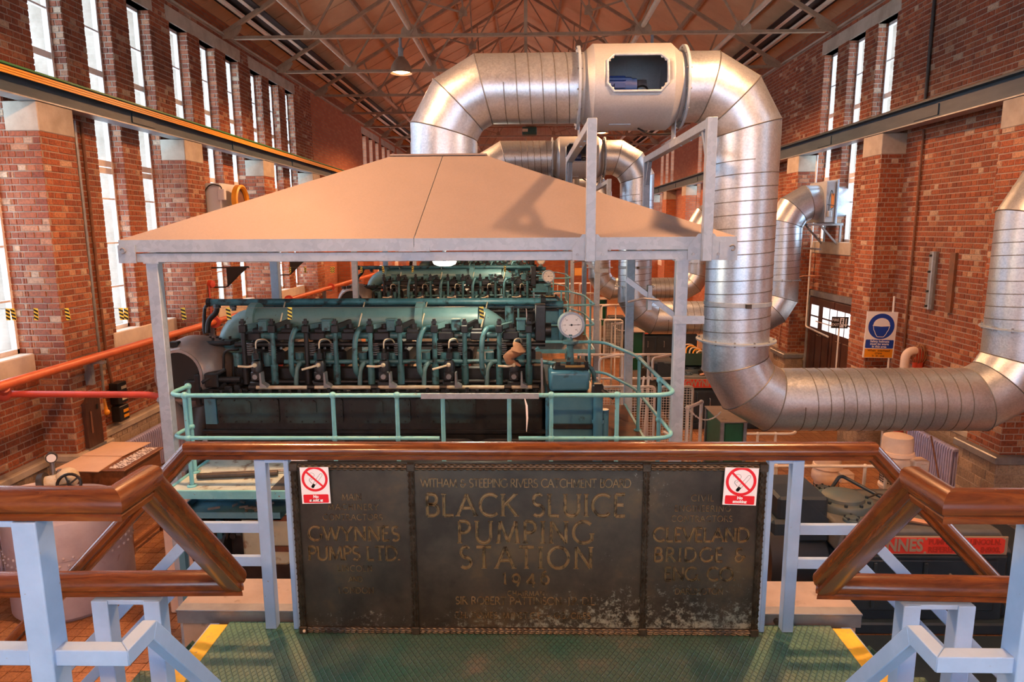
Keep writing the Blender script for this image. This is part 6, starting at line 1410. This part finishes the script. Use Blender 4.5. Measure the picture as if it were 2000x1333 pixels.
for k, (ya_, yb_) in enumerate(((11.76, 11.95), (11.24, 11.38))):
    m = M().box((7.05, ya_, -1.43), (7.1, yb_, -.43)); t = tag(obj('wall_bracket', m, MT['steelgrey'] if k == 0 else MT['rust']), ('grey steel bracket with bolts, left of the pair on the right wall', 'rusty plain steel bracket, right of the pair on the right wall')[k], 'bracket')
    if k == 0: obj('channel_flange', M().box((7.0, ya_, -1.43), (7.05, ya_+.03, -.43)), MT['galv'], t); [obj('bolt', M().cyl((7.05, ya_+.1, z), (6.99, ya_+.1, z), .02, 8), MT['dark'], t) for z in (-.5, -.78, -1.12, -1.38)]
t = thing('pipe_bend', 'red and grey pipe bend wound with rope by the helmet sign', 'pipe', (6.9, 11.9, FZ)); a, b = aty(1768, 700, 11.9), aty(1798, 700, 11.9); zt = aty(1785, 683, 11.9).z
P = [V(a.x, 11.9, FZ), V(a.x, 11.9, zt-.38)]+arc(((a.x+b.x)/2, 11.9, zt-.16), (b.x-a.x)/2, PI, 0, 10)+[V(b.x, 11.95, zt-.2), V(b.x, 11.95, FZ)]
obj('pipe', M().tube(P[1:9], .075, 14), MT['motor'], t, 60); obj('pipe', M().tube(P[8:], .075, 14), MT['red'], t, 60); obj('pipe', M().cyl(P[0], V(a.x, 11.9, zt-.34), .082, 14), MT['red'], t, 60)
rp = M()
for i in range(7): c = V(b.x-.02, 11.93, zt-.03); a_ = .35*i; rp.tube([c+V(.13*math.cos(k*PI/8)*math.cos(a_), .13*math.cos(k*PI/8)*math.sin(a_), .17*math.sin(k*PI/8)-.07+.012*(i % 3)) for k in range(16)], .009, 5, closed=True)
rp.tube([V(b.x+.08, 11.85, zt-.1), V(b.x+.14, 11.82, zt-.22), V(b.x+.09, 11.8, zt-.34), V(b.x+.1, 11.8, zt-.6)], .008, 5); obj('rope', rp, MT['rag'], t)
t = tag(obj('unit_heater', M().box((-.16, 29.6, 3.95), (.46, 30.0, 4.28), .03), MT['darkgreen']), 'small dark green box slung under a far roof truss', 'heater'); obj('bracket', M().box((-.1, 29.75, 4.28), (-.06, 29.8, 4.36)).box((.36, 29.75, 4.28), (.4, 29.8, 4.36)), MT['truss'], t); obj('switch_panel', M().box((-.15, 29.59, 4.08), (.08, 29.6, 4.2)), MT['creamrod'], t)
tag(obj('warning_sign', M().box((1.02, 14.2, -.98), (1.17, 14.21, -.82)), MT['amber']), 'small yellow sign hanging by the second hood leg', 'sign')

dark_floor_sheet = struct('trim_1', M().box((1.9, 3.0, FZ-.004), (7.0, 6.9, FZ+.012)), MT['pump'])  # flat dark sheet laid over the tiles to darken this stretch of floor
# ---------------------------------------------------------------- left side
MT['orangered'] = mottled('orange_red_pipe', (.60,.13,.04), (.50,.10,.035), .4, scale=5)
t = thing('fire_main', 'orange red fire main pipe running along the left wall', 'pipe', (-6.3, 14, -1.82)); zf = -1.82
obj('pipe', M().cyl((-6.3, 5.2, zf), (-6.3, 34, zf), .06, 14), MT['orangered'], t, 40)
for y in (13.3, 17.6, 21.5): obj('flange', M().cyl((-6.3, y-.03, zf), (-6.3, y+.03, zf), .12, 16), MT['red'], t, 40)
for k in range(0, 6): y = 9.55+BAY*k; obj('pipe_bracket', M().box((-6.52, y-.03, zf-.42), (-6.40, y+.03, zf-.05)).box((-6.45, y-.03, zf-.1), (-6.2, y+.03, zf-.06)), MT['steelgrey'], t)
t = thing('drain_pipe', 'dark red pipe crossing from the fire main to the engine turbocharger', 'pipe', (-5.3, 7.9, -1.98))
obj('pipe', M().tube(fillet([(-6.42, 7.9, -1.97), (-4.55, 7.9, -1.98), (-4.2, 7.85, -2.15)], .15), .042, 12), MT['red'], t, 40); obj('valve_body', M().ball((-6.4, 7.85, -1.96), .09, 12).cyl((-6.4, 7.85, -1.95), (-6.3, 7.75, -1.86), .06, 10).bar((-6.55, 7.6, -1.7), (-6.4, 7.85, -1.95), .06, .06), MT['red'], t, 40)
for x, y in ((-6.93, 10.55), (-6.93, 10.72)):
    wt('conduit', [(x, y, 1.68), (x, y, -1.5), (x, y+.0, -2.1), (x, y+(.0 if y < 10.6 else .12), -2.7)], .024, MT['steelgrey'] if y < 10.6 else MT['rust'], ('grey' if y < 10.6 else 'reddish')+' conduit running down the left wall past the nearest pilaster', 'pipe')
obj_ = thing('thermometer_case', 'dark brown wooden case with arched top on the nearest left pilaster', 'case', (-6.48, 9.53, -3.18))
MT['darkwood'] = mottled('dark_wood', (.045,.018,.012), (.075,.030,.018), .45, scale=4, vscale=(8,8,1))
P = [(-.17, 0), (.17, 0), (.17, .68), (.11, .70), (.06, .76), (-.06, .76), (-.11, .70), (-.17, .68)]
obj('case_body', M().prism([(-x, z) for x, z in P], (-6.505, 9.53, -3.17), (0, 1, 0), (0, 0, 1), .06), MT['darkwood'], obj_); obj('scale_strip', M().box((-6.44, 9.44, -2.95), (-6.432, 9.47, -2.62)), MT['rust'], obj_); obj('latch', M().box((-6.44, 9.6, -2.62), (-6.43, 9.63, -2.55)), MT['black'], obj_); obj('base_ledge', M().box((-6.505, 9.34, -3.19), (-6.42, 9.72, -3.165)), MT['steelgrey'], obj_)
for k, (ya, yb, za, zb, lb) in enumerate(((10.72, 10.98, -2.86, -2.50, 'upper black switch box with pale labels on the left wall'), (10.72, 10.98, -3.16, -2.90, 'lower black switch box under the other one on the left wall'))):
    o = tag(obj('switch_box', M().box((-6.95, ya, za), (-6.80, yb, zb), .01), MT['black']), lb, 'switch box'); obj('label_strip', M().box((-6.80, ya+.1, zb-.12), (-6.797, yb-.02, zb-.07)).box((-6.80, ya+.1, za+.05), (-6.797, yb-.02, za+.1)), MT['creamrod'] if k == 0 else MT['amber'], o)
tag(obj('yellow_plug', M().cyl((-6.92, 10.5, -2.7), (-6.88, 10.48, -2.88), .035, 10).ball((-6.86, 10.47, -2.92), .05, 8), MT['amber'], None, 60), 'yellow plug hanging beside the black switch boxes', 'plug')
radiator(-6.80, 10.35, 12.6, -4.28, -3.52, 'lilac column radiator under the left window behind the desk')
radiator(-6.76, 6.3, 8.2, -4.36, -3.78, 'lilac column radiator at the far left edge of the photo')
# alarm, vents and fan on the left wall
t = thing('fire_alarm', 'red alarm bell on a thin red pipe on the second left pilaster', 'alarm', (-6.45, 13.5, -1.8)); obj('bell', M().lathe([(.001, .1), (.07, .09), (.085, .04), (.085, 0), (.001, 0)], (-6.50, 13.62, -1.08), (1, -.3, 0), 16), MT['red'], t, 40); obj('red_pipe', M().cyl((-6.48, 13.55, -1.82), (-6.48, 13.55, -1.1), .018, 8), MT['red'], t)
t = thing('window_hopper', 'x', 'vent', (-6.6, 14.4, -1.2), 'black wedge shaped hoppers at the left windows'); yy = 14.3
A, B_, C_, D_ = aty(420, 524, yy), aty(483, 522, yy), aty(441, 561, yy), aty(424, 562, yy)
obj('side_plate', M().prism([(A.x+.25, A.z), (B_.x, B_.z), (B_.x-.03, B_.z-.05), (C_.x, C_.z), (A.x+.25, C_.z)], (0, yy, 0), (1,0,0), (0,0,1), .02), MT['black'], t); obj('top_arm', M().bar((-6.95, yy, A.z), (B_.x, yy, B_.z+.005), .03, .03), MT['black'], t); obj('lower_arm', M().bar((-6.95, yy, D_.z), (C_.x, yy, C_.z), .03, .03), MT['black'], t); obj('knob', M().ball((B_.x+.02, yy, B_.z), .025, 8), MT['black'], t)
HP = t; HP['label'] = 'nearest black wedge shaped hopper at the left windows, left of the engine pipes'
dup(HP, (0, DY*.5, .0), 'second black wedge shaped hopper, further along the left windows')
t = thing('wall_fan', 'grey box fan with silver drum at the left window above the hood edge', 'fan', (-6.6, 15.0, .2)); zc = .62; MT['boxgrey'] = base('light_grey_box', (.62,.62,.64), .45)[0]
obj('fan_drum', M().cyl((-6.95, 14.45, zc), (-6.62, 14.45, zc), .3, 28), MT['duct'], t, 40); obj('fan_box', M().box((-6.62, 14.0, zc-.45), (-6.30, 14.9, zc+.35), .02), MT['boxgrey'], t)
obj('isolator', M().box((-6.32, 13.9, zc+.0), (-6.18, 14.0, zc+.22), .01), MT['boxgrey'], t); obj('orange_ring', M().lathe([(.30, 0), (.34, .02), (.34, .12), (.30, .14), (.26, .1), (.26, .02), (.30, 0)], (-6.15, 14.45, zc-.0), (1,0,0), 28), MT['amber'], t, 40); obj('grille', M().cyl((-6.14, 14.45, zc), (-6.1, 14.45, zc), .26, 24), MT['rust'], t, 40)
obj('cable', M().tube(fillet([(-6.9, 13.9, 1.66), (-6.88, 13.88, .8), (-6.7, 13.88, .62), (-6.45, 13.88, .95), (-6.25, 13.95, .9), (-6.25, 13.95, .8)], .15, 6), .013, 6), MT['black'], t); obj('cable_tray', M().box((-6.96, 13.9, .3), (-6.9, 14.0, 1.66)), MT['dark'], t)
# desk with cardboard and papers
t = thing('tall_desk', 'tall brown wooden desk against the left wall under cardboard sheets', 'desk', (-5.95, 9.1, FZ)); zt = -3.21; x0, x1, y0, y1 = -6.38, -5.49, 8.62, 9.55
MT['deskwood'] = mottled('desk_wood', (.17,.065,.028), (.24,.095,.04), .45, scale=3, vscale=(8, 1, 8))
obj('top_board', M().box((x0-.02, y0-.03, zt-.025), (x1+.02, y1+.03, zt), .006), MT['deskwood'], t); obj('box_body', M().box((x0+.02, y0+.01, zt-.36), (x1-.02, y1-.01, zt-.025)), MT['deskwood'], t)
obj('drawer_front', M().box((x1-.02, y0+.06, zt-.32), (x1-.005, y1-.06, zt-.07), .005), MT['deskwood'], t); obj('drawer_pull', M().box((x1-.005, 9.03, zt-.2), (x1+.012, 9.13, zt-.16)), MT['rust'], t)
for x in (x0+.06, x1-.06):
    for y in (y0+.06, y1-.06): obj('leg', M().box((x-.03, y-.03, FZ), (x+.03, y+.03, zt-.36)), MT['deskwood'], t)
obj('stretcher', M().box((x1-.08, y0+.06, FZ+.1), (x1-.04, y1-.06, FZ+.15)), MT['deskwood'], t)
MT['card'] = mottled('cardboard', (.74,.52,.38), (.68,.46,.33), .85, scale=2); MT['paper'] = mottled('printed_paper', (.80,.74,.70), (.70,.62,.58), .7, scale=14, c3=(.14,.09,.08), lo3=.50, hi3=.54, s3=26)
def sheet(name, pts, z, th, mat, label, cat, grp=None):
    a = [V(*p, z) for p in pts]; return tag(obj(name, M().loft(a, [p+V(0,0,th) for p in a]), mat), label, cat, grp)
sheet('cardboard_sheet', [(-6.45, 8.55), (-5.78, 8.50), (-5.82, 9.12), (-6.42, 9.16)], zt+.002, .012, MT['card'], 'nearer cardboard sheet lying on the tall desk', 'cardboard')
sheet('cardboard_sheet', [(-6.42, 9.13), (-5.80, 9.10), (-5.74, 9.72), (-6.36, 9.74)], zt+.016, .012, MT['card'], 'farther cardboard sheet lying on the tall desk', 'cardboard')
for k, (a, b) in enumerate(((8.66, 8.86), (8.88, 9.1), (9.12, 9.34), (9.36, 9.54))): sheet('printed_sheet', [(-5.74, a), (-5.54, a-.01), (-5.54, b), (-5.74, b)], zt+.002, .003, MT['paper'], ('printed sheet on the desk edge, nearest the camera', 'printed sheet on the desk edge, second from the camera', 'printed sheet on the desk edge, third from the camera', 'printed sheet on the desk edge, farthest from the camera')[k], 'paper', 'printed sheets on the desk edge')
# riveted tank with valve
MT['tank'] = mottled('lilac_grey_tank_paint', (.40,.36,.42), (.33,.29,.34), .45, scale=2.5, c3=(.25,.16,.14), lo3=.64, hi3=.74, s3=6)
t = thing('riveted_tank', 'lilac grey riveted tank behind the left foreground railing', 'tank', (-5.62, 7.62, FZ)); c = V(-5.62, 7.62, 0); rt_ = .66; zt = -3.16
obj('shell', M().lathe([(rt_-.04, FZ), (rt_, FZ+.05), (rt_, -3.74), (rt_+.006, -3.735), (rt_+.006, -3.40), (rt_-.03, -3.30), (rt_-.2, -3.2), (.25, zt), (.001, zt)], (c.x, c.y, 0), n=48), MT['tank'], t, 35)
rv = M()
for z in (-3.70, -3.79):
    for i in range(44): a = 2*PI*(i+.5*(z > -3.75))/44; rv.ball((c.x+rt_*math.cos(a)*1.004, c.y+rt_*math.sin(a)*1.004, z), .020, 6)
obj('rivets', rv, MT['tank'], t, kind='stuff'); obj('hand_hole', M().cyl((c.x+rt_*.86, c.y-rt_*.48, -3.72), (c.x+rt_*.9, c.y-rt_*.50, -3.72), .07, 16), MT['rust'], t)
t = thing('valve', 'cream valve with black handwheel and small gauge on top of the riveted tank', 'valve', (c.x-.1, c.y, zt)); v = aty(128, 938, 7.62); vx, vz = v.x, v.z
obj('valve_body', M().cyl((vx-.05, 7.62, zt), (vx-.05, 7.62, vz+.05), .1, 16).cyl((vx-.22, 7.55, vz-.03), (vx+.1, 7.65, vz+.02), .09, 16).ball((vx+.02, 7.63, vz+.02), .13, 14), MT['creamrod'], t, 40); obj('pipe_flange', M().cyl((vx-.25, 7.54, vz-.035), (vx-.19, 7.56, vz-.025), .14, 18), MT['dark'], t, 40); obj('inlet_pipe', M().cyl((vx-.75, 7.4, vz-.12), (vx-.24, 7.54, vz-.04), .055, 12), MT['motor'], t, 40)
hx = V(vx+.14, 7.48, vz-.0); hn = V(.45, -.85, .25).normalized(); hu, hw = fr(hn)
hm = M().tube([hx+(hu*math.cos(2*PI*i/20)+hw*math.sin(2*PI*i/20))*.12 for i in range(20)], .018, 6, closed=True)
for i in range(5): a = 2*PI*i/5; hm.cyl(hx, hx+(hu*math.cos(a)+hw*math.sin(a))*.12, .011, 6)
hm.cyl(hx+hn*.02, V(vx+.02, 7.63, vz+.02), .02, 8); obj('handwheel', hm, MT['black'], t, 60)
g = V(vx-.12, 7.6, vz+.3); obj('gauge_stem', M().cyl((g.x, g.y, vz), g-V(0,0,.06), .022, 8).cyl((g.x+.08, g.y, vz), (g.x+.08, g.y, vz+.14), .03, 8), MT['steelgrey'], t, 40); obj('gauge_case', M().cyl(g, g+V(.03, -.05, 0), .062, 18), MT['dark'], t, 40); obj('gauge_face', M().cyl(g+V(.031, -.051, 0), g+V(.032, -.053, 0), .05, 18), MT['gaugeface'], t)
# under the near walkway
MT['palegreen'] = mottled('pale_green_tank', (.52,.58,.44), (.44,.50,.38), .5, scale=3, c3=(.22,.11,.05), lo3=.58, hi3=.68, s3=4)
t = thing('service_tank', 'pale green rusty tank with bands under the near engine walkway', 'tank', (-2.8, 7.0, FZ)); 
obj('tank_front', M().prism([(0, .05), (.05, 0), (.5, 0), (.56, .06), (.58, .2), (.58, .62), (.5, .74), (.06, .74), (0, .68)], (-3.17, 6.92, -3.70), (1,0,0), (0,0,1), -.3), MT['palegreen'], t, bevel=.03)
for z in (-3.16, -3.52): obj('band', M().box((-2.83, 6.89, z), (-2.55, 6.94, z+.06)), MT['rust'], t)
for z in (-3.1, -3.32, -3.6): obj('tap', M().cyl((-3.24, 6.9, z), (-3.16, 6.9, z), .03, 8).cyl((-3.24, 6.85, z), (-3.24, 6.95, z), .035, 8), MT['black'], t)
obj('stand', M().box((-3.35, 6.95, FZ), (-2.5, 7.15, -2.62)), MT['edark'], t)
t = thing('drip_tray', 'shallow green drip tray of scrap under the walkway corner', 'tray', (-3.1, 6.6, -2.86)); m = M().box((-3.58, 6.35, -2.90), (-2.5, 6.8, -2.885)).box((-3.58, 6.35, -2.9), (-2.5, 6.365, -2.82)).box((-3.58, 6.79, -2.9), (-2.5, 6.8, -2.82)).box((-3.58, 6.35, -2.9), (-3.565, 6.8, -2.82)); obj('tray', m, MT['eblue'], t); m = M()
for i in range(16): x = random.uniform(-3.4, -2.7); y = random.uniform(6.42, 6.72); m.bar((x, y, -2.86), (x+random.uniform(-.1, .12), y+random.uniform(-.06, .06), -2.85), .02, .02)
obj('scrap', m, MT['steelgrey'], t, kind='stuff'); obj('hanger', M().box((-3.5, 6.78, -2.82), (-3.47, 6.8, -2.56)).box((-2.6, 6.78, -2.82), (-2.57, 6.8, -2.56)), MT['edark'], t)
t = thing('compressor', 'small grey compressor with black pipe below the walkway corner', 'compressor', (-3.5, 6.9, FZ)); obj('cylinder', M().cyl((-3.66, 6.9, -3.62), (-3.34, 6.9, -3.62), .13, 20), MT['tank'], t, 40); obj('base', M().box((-3.62, 6.8, FZ), (-3.38, 7.0, -3.72)), MT['edark'], t); obj('pipe', M().tube(fillet([(-3.62, 6.86, -3.6), (-3.62, 6.84, -3.38), (-3.3, 6.84, -3.36), (-3.28, 6.84, -3.1)], .06), .02, 8), MT['black'], t, 60); obj('pipe', M().tube(fillet([(-3.75, 6.8, -3.15), (-3.74, 6.8, -3.4), (-3.68, 6.8, -3.46), (-3.64, 6.8, -3.6)], .04), .026, 8), MT['black'], t, 60)
obj('wheel_guard', M().lathe([(.001, 0), (.17, 0), (.17, .03), (.001, .03)], (-3.33, 6.9, -3.45), (1, 0, 0), 20), MT['edark'], t, 40)
t = tag(obj('hazard_board', M().box((-3.72, 7.08, -3.36), (-3.46, 7.09, -3.28)), MT['black']), 'small black and yellow striped board below the walkway corner', 'sign'); m = M()
for i in range(2): m.add([(-3.70+.12*i, 7.079, -3.28), (-3.64+.12*i, 7.079, -3.28), (-3.58+.12*i, 7.079, -3.36), (-3.64+.12*i, 7.079, -3.36)], [(0,1,2,3)])
obj('yellow_stripe', m, MT['tape_y'], t)
t = tag(obj('brick_plinth', M().box((-4.25, 7.25, FZ), (-3.9, 9.2, -2.72), .02), MT['motor']), 'dusty painted plinth below the left end of the near engine', 'plinth'); obj('steel_edge', M().box((-4.28, 7.22, -2.80), (-3.89, 9.2, -2.71), .01), MT['steelgrey'], t)
m = M(); t = thing('spanner_rack', 'dark pipes and white handled tools lying on the blue walkway plate', 'tools', (-3.0, 6.8, -2.54)); obj('bar', M().cyl((-3.4, 6.52, -2.50), (-2.6, 6.62, -2.50), .03, 10), MT['dark'], t); obj('bar', M().cyl((-3.3, 6.64, -2.51), (-2.55, 6.72, -2.51), .016, 8), MT['steelgrey'], t); obj('box', M().box((-2.55, 6.85, -2.54), (-2.4, 6.98, -2.38), .01), MT['signwhite'], t)
# string with hazard tape flags
t = thing('tape_line', 'x', 'tape line', (-3.4, 7.0, -.82), 'strings with striped flags across the engines'); yy = 7.0; zl = aty(400, 602, yy).z
obj('wire', M().cyl((-6.5, yy, zl), (1.46, yy, zl), .0022, 5), MT['steelgrey'], t)
def flag():
    pass
fm1, fm2 = M(), M(); fw, fh = .046, .125
fm1.box((-fw/2, -.002, -fh), (fw/2, .002, .004))
for i in range(3): z = -fh+.022+i*.040; fm2.add([(-fw/2, -.0028, z), (fw/2, -.0028, z-.022), (fw/2, -.0028, z), (-fw/2, -.0028, z+.020)], [(0,1,2,3)])
me1, me2 = mesh('flag', fm1, MT['tape_y']), mesh('stripe', fm2, MT['black'])
for px in (15, 24, 70, 130, 236, 246, 357, 445, 566, 940):
    p = aty(px, 604, yy); f = share('flag', me1, (p.x, yy, zl), t, (0, .08*math.sin(px), 0)); s_ = share('stripe', me2, (0, 0, 0)); s_.parent = f; s_.location = (0, 0, 0)
TL = t; TL['label'] = 'thin string with black and yellow tape flags across the nearest engine'
for i in (1, 2): dup(TL, (0, DY*i, 0), 'thin string with black and yellow tape flags across the %s engine' % WO[i])
t = thing('paper_label', 'small white label stuck on the nearest engine manifold', 'label', (-3.0, 7.95, -.8)); a = aty(524, 606, 7.95); obj('paper', M().box((a.x-.07, 7.945, a.z-.04), (a.x+.07, 7.955, a.z+.04)), MT['signwhite'], t) if False else None
bpy.data.objects.remove(t)
r = aty(1004, 700, 7.45); m = M(); n = 9
rg = [V(r.x+.10*math.sin(k*.9)*(.4+.6*k/n), 7.46+.03*math.cos(k*1.7), r.z+.17-.3*k/n) for k in range(n)]
tag(obj('rag', M().tube(rg, [.02,.05,.065,.06,.055,.06,.04,.03,.012], 7), MT['rag'], None, 70), 'brown rag hanging on the nearest engine at the right', 'rag')
